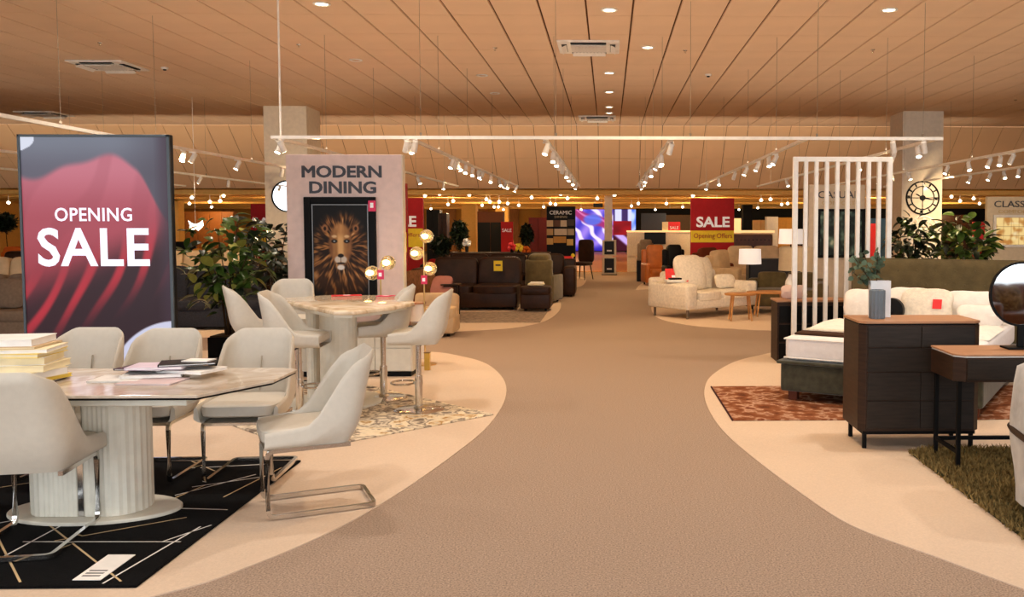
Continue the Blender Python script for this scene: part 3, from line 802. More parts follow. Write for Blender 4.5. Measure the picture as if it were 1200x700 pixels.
book('brochure', 'white curled leaflet crowning the brochure pile', 'magazine', (base.x + .17, base.y + .12, TZ + .0832), -.1, .15, .1, .006, m_paper, m_paper, 'brochures on the dining table')

# ---- big sale screen
SY = 8.5
def silk(u, v):
    n_ = nz(u * 2.2, v * 3.2, 1) * .5
    bg = mix((120, 124, 138), (96, 92, 106), ss(0, .15, v) + n_ * .4)
    bg = mix(bg, (70, 62, 74), ss(.6, 1, u) * .5)
    bg = mix(bg, (46, 26, 34), ss(.25, .62, v))
    topc = .155 - .085 * math.exp(-((u - .55) / .26) ** 2) + .20 * ss(.78, 1.02, u) + .012 * SIN(u * 17)
    base_ = mix((206, 118, 134), (176, 72, 86), ss(.1, .34, v))
    base_ = mix(base_, (160, 50, 62), ss(.34, .6, v))
    fold = .5 + .5 * SIN((u * 1.0 + v * .95) * 16 + 3 * nz(u * 2, v * 2, 4))
    base_ = mix(base_, (118, 40, 52), ss(.45, .1, fold) * .12)
    c = mix(bg, base_, ss(topc - .012, topc + .02, v))
    # strong folds at the lower part
    w_ = ss(.40, .60, v + .25 * u - .12)
    q = (u * 1.25 + v * .92 + .07 * SIN(v * 9) + .05 * nz(u * 3, v * 3, 8))
    s_ = .5 + .5 * SIN(q * 27)
    dk = mix((50, 20, 28), (190, 44, 58), ss(.48, .98, s_))
    dk = mix(dk, (48, 26, 34), ss(.62, .82, v + .30 * u - .1))
    c = mix(c, dk, w_ * (1 - ss(.0, .25, .25 - v)))
    c = mix(c, (52, 26, 34), ss(.76, .84, v))
    if ss(.9, 1.0, u): c = mix(c, (64, 44, 58), ss(.88, 1.0, u) * .8)
    d = math.hypot((u - 1.02) * 1.0, (v - .99) * 1.75)
    c = mix(c, (216, 216, 240), 1 - ss(.452, .462, d))
    if v < .056 and u < .10: c = mix(c, (226, 230, 246), ss(0, .012, (1 - u / .10) - (v / .056) ** 3 - .02))
    return c
a0, a1 = at(22, 160, SY), at(196, 160, SY)
sg = thing('sale_screen', 'tall black framed red silk screen reading OPENING SALE behind the dining table', 'sign', ((a0.x + a1.x) / 2, SY, 0))
hw = (a1.x - a0.x) / 2; zt = a0.z
bx('housing', m_dark_glass, sg, -hw - .012, hw + .02, .012, .07, .03, zt + .02, .006)
for (x0, x1, z0, z1) in ((-hw - .014, -hw + .008, .06, zt + .02), (hw - .008, hw + .02, .06, zt + .02), (-hw - .014, hw + .02, zt - .004, zt + .02), (-hw - .014, hw + .02, .05, .08)):
    bx('frame', M('frame_slate', (70, 80, 88), .4), sg, x0, x1, -.012, .012, z0, z1, .003)
bx('foot', m_dark_glass, sg, -hw, hw, -.2, .3, 0, .03, .006)
paint('screen', -hw, hw, .08, zt, .004, 170, 290, silk, M_col('screen_print', .25, emit=.9), sg)
def on_sign(px, py): p = at(px, py, SY); return p.x - sg.location.x, p.z
for s_, (x0, y0, x1, y1) in (('OPENING', (64, 243.5, 155, 259.5)), ('SALE', (43.5, 267, 176, 312.5))):
    p0, p1 = on_sign(x0, y0), on_sign(x1, y1)
    text('lettering', s_, M('sign_letters', (222, 222, 240), .4, emit=.55), sg, (p0[0] + p1[0]) / 2, (p0[1] + p1[1]) / 2, p1[0] - p0[0], p0[1] - p1[1], 0, .004, bold=.020 if s_ == 'SALE' else .014, spacing=1.06)

# ---- blush dining board with the lion picture
MY = 10.2
a0, a1 = at(334.5, 181, MY), at(470, 181, MY)
bd = thing('display_board', 'blush pink board lettered MODERN DINING behind the bar table', 'sign', ((a0.x + a1.x) / 2, MY, 0))
hw = (a1.x - a0.x) / 2
bx('board', m_pink_board, bd, -hw, hw, 0, .14, 0, a0.z, .004)
bx('edge_strip', M('edge_cream', (226, 216, 198), .6), bd, hw, hw + .012, 0.005, .135, 0, a0.z, .002)
for s_, (x0, y0, x1, y1) in (('MODERN', (353.5, 194, 447.5, 208.5)), ('DINING', (362.5, 212.5, 441, 227))):
    p0, p1 = at(x0, y0, MY), at(x1, y1, MY)
    text('lettering', s_, m_grey_text, bd, (p0.x + p1.x) / 2 - bd.location.x, (p0.z + p1.z) / 2, p1.x - p0.x, p0.z - p1.z, -.001, .01, bold=.03)
def lion(u, v):
    x, y = (u - .5) * .74, (v - .43) * 1.08
    r = math.hypot(x, y); a = math.atan2(y, x)
    c = (14, 11, 10)
    rr = r + .05 * nz(a * 3, 2, 1) + .02 * nz(a * 9, 5, 2)
    ext = .40 + .30 * max(0, SIN(a)) ** 1.0
    if v > .55: ext = .62
    m_ = 1 - ss(ext - .10, ext + .03, rr)
    st_ = nz(a * 9 + r * 2, r * 7, 3) + .6 * nz(a * 24, r * 12, 7)
    mane = mix((34, 20, 12), (176, 118, 62), ss(-.25, .6, st_))
    mane = mix(mane, (236, 206, 160), ss(.45, .95, st_) * .7)
    mane = mix(mane, (96, 58, 28), .35 * ss(.2, .5, r))
    c = mix(c, mane, m_)
    fx, fy = x / .175, (y + .02) / .27
    fr = math.hypot(fx, fy)
    face = mix((190, 138, 84), (120, 78, 46), abs(x) / .15 + .25 * nz(u * 20, v * 14, 3))
    c = mix(c, face, 1 - ss(.78, 1.05, fr))
    c = mix(c, (216, 170, 112), (1 - ss(.02, .055, abs(x))) * (ss(-.16, -.08, y) * (1 - ss(.08, .12, y))) * .9)
    for s in (-1, 1):
        ex, ey = x - s * .085, y + .055
        c = mix(c, (24, 16, 12), 1 - ss(.6, 1.1, math.hypot(ex / .048, ey / .026)))
        c = mix(c, (150, 160, 168), 1 - ss(.4, 1, math.hypot((ex) / .02, (ey) / .013)))
        c = mix(c, (232, 200, 150), .8 * (1 - ss(.5, 1.1, math.hypot((ex) / .045, (ey + .055) / .02))))
        c = mix(c, (150, 100, 60), 1 - ss(.6, 1.1, math.hypot((x - s * .21) / .05, (y + .2) / .055)))
        c = mix(c, (30, 20, 16), 1 - ss(.5, 1.0, math.hypot((x - s * .21) / .025, (y + .2) / .03)))
        c = mix(c, (206, 192, 176), 1 - ss(.6, 1.1, math.hypot((x - s * .04) / .05, (y - .155) / .045)))
    c = mix(c, (22, 14, 14), 1 - ss(.7, 1.1, math.hypot(x / .045, (y - .11) / .024)))
    c = mix(c, (22, 14, 14), 1 - ss(.6, 1.2, math.hypot(x / .006, (y - .155) / .04)))
    c = mix(c, (30, 20, 18), 1 - ss(.6, 1.1, math.hypot(x / .07, (y - .198) / .012)))
    c = mix(c, (226, 220, 212), 1 - ss(.6, 1.1, math.hypot(x / .06, (y - .245) / .035)))
    return c
f0, f1 = at(357, 231, MY), at(442.5, 349, MY)
pic = thing('framed_picture', 'black framed picture of a lion face hung on the blush board', 'picture', ((f0.x + f1.x) / 2, MY - .002, f1.z - .1))
hw = (f1.x - f0.x) / 2; H_ = f0.z - f1.z + .1
bx('backing', m_black, pic, -hw, hw, -.02, 0, 0, H_, .002)
for x0, x1, z0, z1 in ((-hw, -hw + .075, 0, H_), (hw - .075, hw, 0, H_), (-hw + .075, hw - .075, H_ - .075, H_), (-hw + .075, hw - .075, 0, .075)):
    bx('frame', m_black, pic, x0, x1, -.05, -.02, z0, z1, .008)
for x0, x1, z0, z1 in ((-hw + .082, -hw + .094, .08, H_ - .08), (hw - .094, hw - .082, .08, H_ - .08), (-hw + .094, hw - .094, H_ - .092, H_ - .08)):
    bx('inner_trim', M('pewter', (120, 118, 116), .35, .8), pic, x0, x1, -.032, -.02, z0, z1, .002)
paint('print', -hw + .095, hw - .095, .08, H_ - .093, -.0215, 110, 170, lion, M_col('lion_print', .5), pic)
p = at(436, 241.5, MY - .055)
t = thing('price_tag', 'pink price tag on the upper right corner of the lion picture', 'tag', (p.x, MY - .0555, p.z), 0)
bx('card', m_pinktag, t, -.042, .042, -.003, 0, -.06, .06, .001)
bx('printed_mark', m_white_text, t, -.02, .015, -.0045, -.003, -.02, .035, .0)

# ---- rubber plants
def leaf_mesh(nm, mat, L, W, curl):
    m = MB(); rows = []
    for i in range(6):
        t = i / 5; wd = W * SIN(PI * min(1, t * .92 + .06)) ** .75 * (1 - .1 * t)
        if i == 5: wd = .002
        y = L * t; zc = curl * L * (t ** 2) * -1
        rows.append([(-wd, y, zc + wd * .35), (0, y, zc), (wd, y, zc + wd * .35)])
    m.surf(rows); me = m.mesh(nm, True); me.materials.append(mat); return me
def plant(label, loc, height, crown_r, crown_z, nleaf, sizes, mats, pot, seed, group, leaf_len=.16, squash=.85):
    r_ = random.Random(seed)
    t = thing('potted_plant', label, 'plant', loc, 0, group)
    ph, pw = pot
    m = MB(); vs = m.box(-pw, pw, -pw, pw, 0, ph, bev=.01)
    pl_ = m.build('planter', m_black, t)
    bx('soil', m_stem, pl_, -pw + .02, pw - .02, -pw + .02, pw - .02, ph - .001, ph + .012, 0)
    meshes = [leaf_mesh('leaf', mt, leaf_len * s, leaf_len * s * .30, c) for mt in mats for s, c in ((1, .25), (.8, .5))]
    tips = []
    m = MB()
    for k in range(9):
        a = k * 2.4; rr = crown_r * r_.uniform(.25, .9)
        tip = Vector((COS(a) * rr, SIN(a) * rr, crown_z + (height - crown_z) * r_.uniform(.45, 1.0)))
        b = Vector((COS(a) * .04, SIN(a) * .04, ph)); mid = (b + tip) / 2 + Vector((-COS(a) * rr * .25, -SIN(a) * rr * .25, .05))
        pts = [b.lerp(mid, q / 3) if q < 3 else mid for q in range(4)] + [mid.lerp(tip, q / 3) for q in range(1, 4)]
        m.tube(pts, .012, 6, r_end=.004); tips.append((b, mid, tip))
    m.build('stem', m_stem, t, smooth=True)
    for i in range(nleaf):
        b, mid, tip = tips[i % 9]
        f = r_.uniform(.15, 1.0) ** .7
        p = (mid.lerp(tip, (f - .4) / .6) if f > .4 else b.lerp(mid, f / .4)) if r_.random() < .35 else None
        if p is None:
            while True:
                q = Vector((r_.uniform(-1, 1), r_.uniform(-1, 1), r_.uniform(-1, 1)))
                if .15 < q.length < 1: break
            cz = (crown_z + height) / 2; p = Vector((q.x * crown_r, q.y * crown_r, cz + q.z * (height - crown_z) / 2 * .96))
        o = bpy.data.objects.new('leaf', r_.choice(meshes[:2] * 4 + meshes)); COL.objects.link(o); o.parent = t
        o.location = p
        out = math.atan2(p.y, p.x) - PI / 2 + r_.uniform(-.9, .9)
        o.rotation_euler = (r_.uniform(-.7, 1.0), r_.uniform(-.6, .6), out)
        s = r_.uniform(.75, 1.15); o.scale = (s, s, s)
    return t
p = at(268, 330, 9.75)
plant('large rubber plant with glossy green leaves in a black planter beside the blush board', (p.x, 9.75, .006), 1.76, .46, .62, 295, None, [m_leaf, m_leaf2, m_leaf3], (.42, .17), 3, 'rubber plants on the left', .17)
p = at(318, 330, 10.75)
plant('darker rubber plant directly left of the blush board, behind the larger plant', (p.x, 10.75, .006), 1.70, .30, .8, 170, None, [m_leaf2, m_leaf2], (.4, .15), 5, 'rubber plants on the left', .16)

# ---- globe lamps
def globe_lamp(label, pxp, d, globes, zbase, tagz):
    p = at(pxp, 330, d)
    t = thing('globe_lamp', label, 'lamp', (p.x, d, zbase))
    gz = [at(gx, gy, d) for gx, gy in globes]
    topz = max(g.z for g in gz) - zbase
    m = MB(); m.lathe([(.13, 0), (.13, .012), (.02, .02)], n=24); m.build('base', M('lamp_brass', (214, 180, 120), .3, .9), t, smooth=30)
    tube('pole', M('lamp_brass', (0, 0, 0)), t, [(0, 0, .018), (0, 0, topz)], .009)
    for i, g in enumerate(gz):
        q = g - Vector((p.x, d, zbase))
        m = MB(); m.tube([(0, 0, q.z), (q.x * .55, 0, q.z)], .006, 6); arm = m.build('arm', M('lamp_brass', (0, 0, 0)), t)
        m = MB(); m.ell((q.x, 0, q.z), .078, .078, .078, 20, 12); gl = m.build('globe', M('amber_globe', (255, 236, 196), .05, trans=.9), t, smooth=True)
        m = MB(); m.ell((q.x - .015, 0, q.z), .028, .02, .02, 10, 6); m.build('bulb', M('filament', (255, 214, 140), .4, emit=18), gl, smooth=True)
    return t
globe_lamp('tall floor lamp with three glowing amber globes, right of the blush board', 497, 10.4, [(500, 277), (488, 297), (504, 315)], .006, 0)
globe_lamp('globe lamp with two glowing amber globes in front of the blush board', 446, 9.72, [(455, 308), (436, 320)], .565, 0)
for px, py, d, lb in ((446, 322, 9.6, 'pink price tag hanging on the two globe lamp'), (497, 328, 10.28, 'pink price tag hanging on the three globe floor lamp')):
    p = at(px, py, d); t = thing('price_tag', lb, 'tag', p); bx('card', m_pinktag, t, -.035, .035, -.002, .002, -.05, .05, .001); bx('printed_mark', m_white_text, t, -.02, .012, -.004, -.002, -.02, .02, 0)
p = gp(337, 346, .93)
for px, py, a, lb in ((408, 345.5, .3, 'red price card lying on the bar table, larger'), (452, 346.5, -.3, 'small pink card lying at the right of the bar table')):
    p = gp(px, py + .8, .929); t = thing('price_card', lb, 'card', (p.x, min(p.y, 8.75), .9295), a); w_ = .14 if px < 430 else .07
    bx('card', m_redcard if px < 430 else m_pinktag, t, -w_, w_, -.06, .06, 0, .006, .001); bx('printed_mark', m_white_text, t, -.03, .03, -.02, .02, .006, .0066, 0)

# ---- low cream sideboard
p0, p1 = at(352, 400, 9.55), at(483, 400, 9.55)
sb = thing('sideboard', 'low cream gloss sideboard on a black plinth behind the bar table', 'cabinet', ((p0.x + p1.x) / 2, 9.55, .006))
hw = (p1.x - p0.x) / 2
bx('plinth', m_black, sb, -hw + .02, hw - .02, .02, .36, 0, .055, .002)
bx('body', m_table_white, sb, -hw, hw, .018, .40, .055, .53, .006)
bx('glass_top', M('top_glass', (60, 66, 62), .1), sb, -hw - .005, hw + .005, 0, .41, .531, .545, .003)
for k in range(3):
    for z0, z1 in ((.065, .30), (.31, .52)):
        w3 = (2 * hw - .02) / 3; bx('drawer_front', m_table_white, sb, -hw + .01 + w3 * k + .003, -hw + .01 + w3 * (k + 1) - .003, 0, .0175, z0, z1, .004)
p = at(490, 400, 10.9)
t = thing('pedestal_table', 'pale round drum pedestal behind the right bar stool', 'table', (p.x, 10.9, .006))
m = MB(); m.lathe([(.085, .0), (.085, .66)], n=32); m.build('drum', m_offwhite, t, smooth=30)
m = MB(); m.lathe([(.1, .66), (.1, .68)], n=32); m.build('drum_top', m_oak_top, t, smooth=30)
p = at(501, 436, 10.0)
t = thing('gold_box', 'small gold box standing on the floor right of the bar stool pole', 'box', (p.x, 10.0, .006))
bx('box', M('gold_card', (214, 176, 84), .3, .5), t, -.03, .03, -.03, .03, 0, .19, .004); bx('lid', M('gold_dark', (120, 84, 40), .4), t, -.033, .033, -.033, .033, .19, .2, .002)

# ================================================================ RIGHT FOREGROUND
def chamfer_rect(x0, x1, y0, y1, c):
    return [(x0 + c, y0), (x1 - c, y0), (x1, y0 + c), (x1, y1), (x0, y1), (x0, y0 + c)]
# ---- chest of drawers
cdx = thing('chest_of_drawers', 'tall dark oak chest of drawers with a light oak top', 'chest of drawers', (1.785, 6.34, .006))
W, D, Hh = .87, .45, .92
m = MB(); m.prism(chamfer_rect(0, W, 0, D, .045), .13, Hh - .03); m.build('body', m_walnut, cdx, bev=.002)
m = MB(); m.prism(chamfer_rect(-.004, W + .004, -.004, D, .047), Hh - .018, Hh); m.build('top', m_oak_top, cdx, bev=.003)
m = MB(); m.prism(chamfer_rect(0.004, W - .004, 0.004, D, .045), Hh - .03, Hh - .018); m.build('top_rim', m_black, cdx)
rows_ = [(.735, .880, 2), (.560, .727, 1), (.355, .552, 2), (.150, .347, 2)]
for z0, z1, n in rows_:
    a, b = .052, W - .052
    for k in range(n):
        x0 = a + (b - a) * k / n + .002; x1 = a + (b - a) * (k + 1) / n - .002
        bx('drawer_front', m_walnut_h, cdx, x0, x1, -.012, .001, z0, z1, .003)
bx('base_rail', m_black, cdx, .03, W - .03, .01, D - .01, .105, .13, .002)
for x in (.05, W - .05):
    for y in (.04, D - .04): bx('leg', m_black, cdx, x - .014, x + .014, y - .014, y + .014, 0, .105, .002)
# vases
p = Vector((1.955, 6.52, .927))
t = thing('vase', 'grey blue fluted vase on the chest of drawers', 'vase', p)
m = MB(); m.lathe([(.052, 0), (.056, .005), (.056, .205), (.048, .21), (.046, .05), (0, .05)], n=96, flute=.06, nf=12); m.build('body', m_vase_grey, t, smooth=50)
t = thing('vase', 'taller white rectangular vase behind the grey blue vase', 'vase', (2.005, 6.63, .927))
m = MB(); m.box(-.075, .075, -.03, .03, 0, .012)
for a in ((-.075, -.067, -.03, .03), (.067, .075, -.03, .03), (-.067, .067, -.03, -.022), (-.067, .067, .022, .03)): m.box(*a, .012, .27)
m.build('body', m_vase_white, t)
# eucalyptus in white vase
t = thing('eucalyptus_branches', 'grey green eucalyptus branches standing in the white vase', 'plant', (1.96, 6.63, 1.0))
m = MB(); tips = []
for k, (dx, dz) in enumerate([(-.17, .38), (-.11, .34), (-.06, .40), (.01, .42), (.04, .36), (-.14, .26)]):
    pts = [(0.02 + k * .006, 0, -.04), (dx * .3 + .01, (k % 3 - 1) * .03, dz * .55), (dx, (k % 3 - 1) * .06, dz)]
    m.tube(pts, .003, 5); tips.append([Vector(q) for q in pts])
m.build('stem', m_stem, t)
em = MB(); em.surf([[(-.001, 0, 0), (0, 0, 0), (.001, 0, 0)], [(-.02, .014, .003), (0, .016, 0), (.02, .014, .003)], [(-.018, .034, .003), (0, .036, 0), (.018, .034, .003)], [(-.002, .046, 0), (0, .048, 0), (.002, .046, 0)]])
eme = em.mesh('leaf', True); eme.materials.append(m_leaf4)
rr = random.Random(4)
for i in range(95):
    b = tips[i % 6]; f = rr.uniform(.35, 1.0)
    p = b[1].lerp(b[2], (f - .3) / .7) if f > .5 else b[1].lerp(b[2], rr.random() * .4)
    o = bpy.data.objects.new('leaf', eme); COL.objects.link(o); o.parent = t; o.location = p + Vector((rr.uniform(-.02, .02), rr.uniform(-.02, .02), rr.uniform(-.02, .02)))
    o.rotation_euler = (rr.uniform(-1.3, 1.3), rr.uniform(-1, 1), rr.uniform(0, 6.28))
# ---- shag rug
sr = thing('rug', 'dark olive shag rug under the dressing table and grey armchair', 'rug', (2.08, 3.2, .006))
bx('backing', M('rug_back', (50, 50, 28), .9), sr, 0.03, 2.9, 0.02, 3.05, 0, .02, .004)
m = MB(); r2 = random.Random(11)
vs = []; fs = []
for i in range(30000):
    x = r2.uniform(-.0, 2.2); y = r2.uniform(1.1, 3.09)
    if x < .04 * r2.random() or y > 3.09 - .12 * (1 - min(1, x / .14)): continue
    h = r2.uniform(.025, .05); a = r2.uniform(0, 6.28); lx, ly = r2.uniform(-.03, .03), r2.uniform(-.03, .03); w_ = .008
    k = len(vs); vs += [(x - w_ * COS(a), y - w_ * SIN(a), .012), (x + w_ * COS(a), y + w_ * SIN(a), .012), (x + lx, y + ly, .012 + h)]; fs.append((k, k + 1, k + 2))
me = bpy.data.meshes.new('pile'); me.from_pydata(vs, [], fs); me.materials.append(M('olive_pile', (150, 126, 78), .9, noise=(30, .45), rgb2=(92, 76, 44)))
o = bpy.data.objects.new('pile', me); COL.objects.link(o); o.parent = sr; o['kind'] = 'stuff'
# ---- dressing table
dk = thing('dressing_table', 'dark oak dressing table with light top and black metal legs on the shag rug', 'table', (2.235, 5.72, .03))
W, D, Hh = 1.25, .46, .745
m = MB(); m.prism(chamfer_rect(0, W, 0, D, .06), .565, Hh - .022); m.build('body', m_walnut, dk, bev=.002)
m = MB(); m.prism(chamfer_rect(-.004, W + .004, -.004, D, .062), Hh - .012, Hh); m.build('top', m_oak_top, dk, bev=.003)
m = MB(); m.prism(chamfer_rect(.004, W - .004, .004, D, .06), Hh - .022, Hh - .012); m.build('top_rim', m_offwhite, dk)
for k in range(2): bx('drawer_front', m_walnut_h, dk, .07 + k * .56, .62 + k * .56, -.012, .001, .58, Hh - .032, .003)
for x in (.02, W - .05):
    for y in (.03, D - .03): bx('leg', m_black, dk, x, x + .026, y - .013, y + .013, 0, .565, .002)
    bx('side_stretcher', m_black, dk, x + .003, x + .023, .04, D - .04, .09, .115, .001)
bx('back_stretcher', m_black, dk, .046, W - .05, D - .045, D - .02, .09, .115, .001)
# round mirror
p = Vector((at(1197, 345, 6.0).x, 6.0, .776))
mr = thing('table_mirror', 'round black framed mirror standing on the dressing table', 'mirror', p)
zc = at(1197, 345, 6.0).z - p.z
m = MB(); v = m.lathe([(.205, -.012), (.218, -.012), (.218, .012), (.205, .012), (.205, -.012)], n=64); mt = Matrix.Translation((0, 0, zc)) @ Matrix.Rotation(PI / 2 - R(.9), 4, 'X')
m.xf(v, mt); m.build('frame', m_black, mr, smooth=30)
m = MB(); v = m.lathe([(0, .0), (.206, .0)], n=64); m.xf(v, mt); m.build('glass', m_mirror, mr)
m = MB(); v = m.lathe([(0, -.004), (.205, -.004), (.205, -.009), (0, -.009)], n=48); m.xf(v, Matrix.Translation((0, .014, zc)) @ Matrix.Rotation(PI / 2 - R(.9), 4, 'X')); m.build('backing', m_black, mr)
bx('stand', m_black, mr, -.022, .022, -.012, .012, 0.012, zc - .205, .002)
bx('foot', m_black, mr, -.11, .11, -.07, .07, 0, .012, .003)
# ---- grey armchair
ac = thing('tub_armchair', 'silver grey crushed velvet armchair with a dark wood band at the right edge', 'armchair', (2.62, 4.55, .03), R(0))
m = MB()
def barrel(r0, r1, z0, z1, a0, a1, n=26, nvv=8, tuft=True):
    out = []
    for i in range(n + 1):
        a = a0 + (a1 - a0) * i / n; ro, ri = [], []
        for j in range(nvv + 1):
            v = j / nvv; z = z0 + (z1 - z0) * v
            b = .012 * SIN(v * PI) + (.008 * SIN(i * 1.6) * SIN(v * 9) if tuft else 0)
            R_ = r0 + .03 * v + b - .03 * max(0, v - .85) * 4
            sq = 1 / (abs(COS(a)) ** 5 + abs(SIN(a)) ** 5) ** .2
            ro.append((R_ * COS(a) * sq, R_ * SIN(a) * sq, z)); ri.append((r1 * COS(a) * sq, r1 * SIN(a) * sq, z + .01))
        mid = Vector(ro[-1]).lerp(Vector(ri[-1]), .5) + Vector((0, 0, .03))
        out.append(ro + [tuple(mid)] + ri[::-1])
    return out
g = barrel(.405, .31, .07, .80, R(-28), R(208)); m.surf(g); m.face(g[0]); m.face(g[-1][::-1])
m.build('backrest', m_grey_velvet, ac, smooth=60)
m = MB(); m.ell((0, -.04, .36), .34, .38, .11, 28, 12, .35); m.build('seat', m_grey_velvet, ac, smooth=True)
m = MB(); m.box(-.36, .36, -.36, .34, .07, .26, bev=.03); m.build('base', m_grey_velvet, ac)
m = MB(); pts = []
for i in range(29):
    a = R(-28 + 236 * i / 28); sq = 1 / (abs(COS(a)) ** 5 + abs(SIN(a)) ** 5) ** .2
    pts.append(((.432) * COS(a) * sq, (.432) * SIN(a) * sq, .47 - .03 + .05 * SIN(a)))
m.tube(pts, .018, 8); m.build('wooden_band', m_walnut, ac, smooth=True)
for x in (-.3, .3):
    for y in (-.3, .3): tube('leg', m_walnut, ac, [(x, y, .08), (x * 1.05, y * 1.05, 0)], .02, r_end=.013)
# ---- red brown rug and bed
rr_ = thing('rug', 'mottled red brown rug with pink flecks under the green bed', 'rug', (1.02, 7.3, .006))
m = MB(); m.box(0, 3.4, 0, 1.55, 0, .012, bev=.004)
m.build('pile', M_ramp('rust_rug', [(.28, (88, 46, 28)), (.42, (124, 70, 40)), (.50, (140, 88, 58)), (.56, (186, 146, 120)), (.62, (128, 72, 44)), (.75, (96, 52, 44))], 7, .95, 5, bump=(120, .4), dist=.15), rr_)
bx('binding', M('rug_binding', (64, 34, 34), .9), rr_, -.012, 0, 0, 1.55, 0, .013, .001)
bd_ = thing('bed', 'double bed with dark green velvet base and olive button tufted headboard', 'bed', (1.56, 8.13, .0195), R(-31))
BW, BL = 1.74, 2.3
m = MB(); m.box(0, BW, 0, BL, .085, .345, bev=.02); m.build('base', m_green_velvet, bd_)
for x in (.06, BW - .12):
    for y in (.05, BL - .12): bx('leg', M('red_wood', (92, 44, 24), .5), bd_, x, x + .08, y, y + .08, 0, .085, .004)
bx('base_rim', m_green_velvet, bd_, -.03, BW + .03, -.03, BL, .335, .365, .012)
m = MB(); m.box(.03, BW - .03, .02, BL - .02, .366, .585, bev=.05, seg=4)
m.build('mattress', m_mattress, bd_, smooth=True)
for z in (.39, .56):
    m = MB(); m.tube([(.03, .016, z), (BW - .03, .016, z)], .007, 6); m.tube([(.026, .03, z), (.026, BL - .05, z)], .007, 6); m.build('piping', m_white_fab, bd_)
bx('pull_loop', m_olive, bd_, .62, .68, -.042, -.03, .20, .36, .004)
# headboard with buttons
m = MB(); nx_, nz_ = 60, 24; rows = []
btn = [(x * .2 + (.1 if r_ % 2 else 0) + .1, .80 + r_ * .15) for r_ in range(3) for x in range(9)]
for j in range(nz_ + 1):
    row_ = []
    for i in range(nx_ + 1):
        x = -.02 + (BW + .1) * i / nx_; z = .0 + 1.225 * j / nz_
        dpt = 0
        if j > 8:
            for bxx, bz in btn:
                q = math.hypot(x - bxx, z - bz)
                if q < .09: dpt = max(dpt, .025 * (1 - q / .09) ** 1.5)
        e = min(i, nx_ - i, nz_ - j) / 2.0
        rd = .03 * (1 - min(1, e)) ** 2
        row_.append((x, BL + .01 + dpt + rd, z))
    rows.append(row_)
m.surf(rows); m.box(-.02, BW + .08, BL + .035, BL + .11, 0, 1.223)
m.build('headboard', m_olive, bd_, smooth=50)
for bxx, bz in btn:
    if bxx < BW + .03:
        m = MB(); m.ell((bxx, BL + .028, bz), .012, .008, .012, 8, 6); m.build('button', m_olive, bd_, smooth=True)
MBED = Matrix.Translation(bd_.location) @ Matrix.Rotation(R(-31), 4, 'Z')
def onbed(x, y, z): return MBED @ Vector((x, y, z))
def cushion(name, label, cat, loc, rz, w_, h_, d_, tilt_, mat, group=None, tagcol=None, p=.62):
    t = thing(name, label, cat, loc, rz, group)
    m = MB(); v = m.ell((0, 0, 0), w_ / 2, d_ / 2, h_ / 2, 28, 14, p)
    for q in v:   # pinch towards the corners
        k = abs(q.co.x / (w_ / 2)) * abs(q.co.z / (h_ / 2)); q.co.y *= max(.15, 1 - 1.1 * k); q.co.x *= 1 + .16 * k; q.co.z *= 1 + .16 * k
    m.xf(v, Matrix.Translation((0, 0, h_ / 2 * COS(tilt_) + .0)) @ Matrix.Rotation(-tilt_, 4, 'X')); m.build('cushion_body', mat, t, smooth=True)
    if tagcol:
        m = MB(); m.box(-.045, .045, -.004, 0, -.05, .05); v = list(m.bm.verts); m.xf(v, Matrix.Translation((tagcol[1], -d_ / 2 - .012, h_ / 2 * COS(tilt_) + .02)) @ Matrix.Rotation(-tilt_, 4, 'X')); m.build('price_tag', tagcol[0], t)
    return t
# duvet: folded, towards the head
m = MB(); rows = []
for j in range(19):
    rows.append([])
    for i in range(31):
        x = .04 + 1.66 * i / 30; y = .55 + 1.0 * j / 18
        z = .592 + .022 + .012 * nz(x * 4, y * 4, 2) + .02 * (1 - abs(j / 9 - 1)) + .012 * nz(x * 9, y * 3, 5)
        if j in (0, 18) or i in (0, 30): z = .588
        rows[-1].append((x, y, z))
m.surf(rows)
dv = m.build('duvet', m_white_fab, None, smooth=True); dv.location = bd_.location; dv.rotation_euler = (0, 0, R(-31)); tag(dv, 'white duvet spread over the middle of the green bed', 'duvet')
bt_ = thing('bed_throw', 'dark brown throw folded across the foot of the mattress', 'blanket', onbed(.08, .14, .5875), R(-31))
bx('throw_fold', M('throw_brown', (66, 44, 32), .9), bt_, 0, 1.1, 0, .22, 0, .02, .008, smooth=True)
bx('throw_hem', m_cream_fab, bt_, .02, 1.05, .225, .32, 0, .035, .012, smooth=True)
cushion('pillow', 'white pillow at the left end of the headboard', 'pillow', onbed(.22, 1.98, .61), R(-31), .42, .29, .15, .3, m_white_fab, 'pillows on the bed')
cushion('pillow', 'cream pillow against the headboard beside the white vase', 'pillow', onbed(.68, 2.06, .61), R(-27), .46, .32, .15, .3, m_white_fab, 'pillows on the bed')
cushion('cushion', 'cream patterned cushion with a red price tag leaning on the headboard', 'cushion', onbed(.92, 1.78, .61), R(-31), .50, .34, .14, .35, m_cream_fab, 'pillows on the bed', (m_redcard, .12))
cushion('pillow', 'large white pillow right of the cream cushion by the mirror', 'pillow', onbed(1.36, 1.96, .61), R(-31), .66, .31, .17, .3, m_white_fab, 'pillows on the bed')
cushion('pillow', 'white pillow lying low at the right side of the bed', 'pillow', onbed(1.45, 1.70, .595), R(-31), .42, .20, .18, .1, m_white_fab, 'pillows on the bed')
t = thing('bolster', 'round black bolster cushion in front of the pillows', 'cushion', onbed(.60, 1.64, .59), R(-31))
m = MB(); v = m.lathe([(0, -.06), (.10, -.06), (.125, -.04), (.125, .04), (.10, .06), (0, .06)], n=32); m.xf(v, Matrix.Translation((0, 0, .125)) @ Matrix.Rotation(PI / 2, 4, 'X')); m.build('cushion_body', m_black, t, smooth=40)
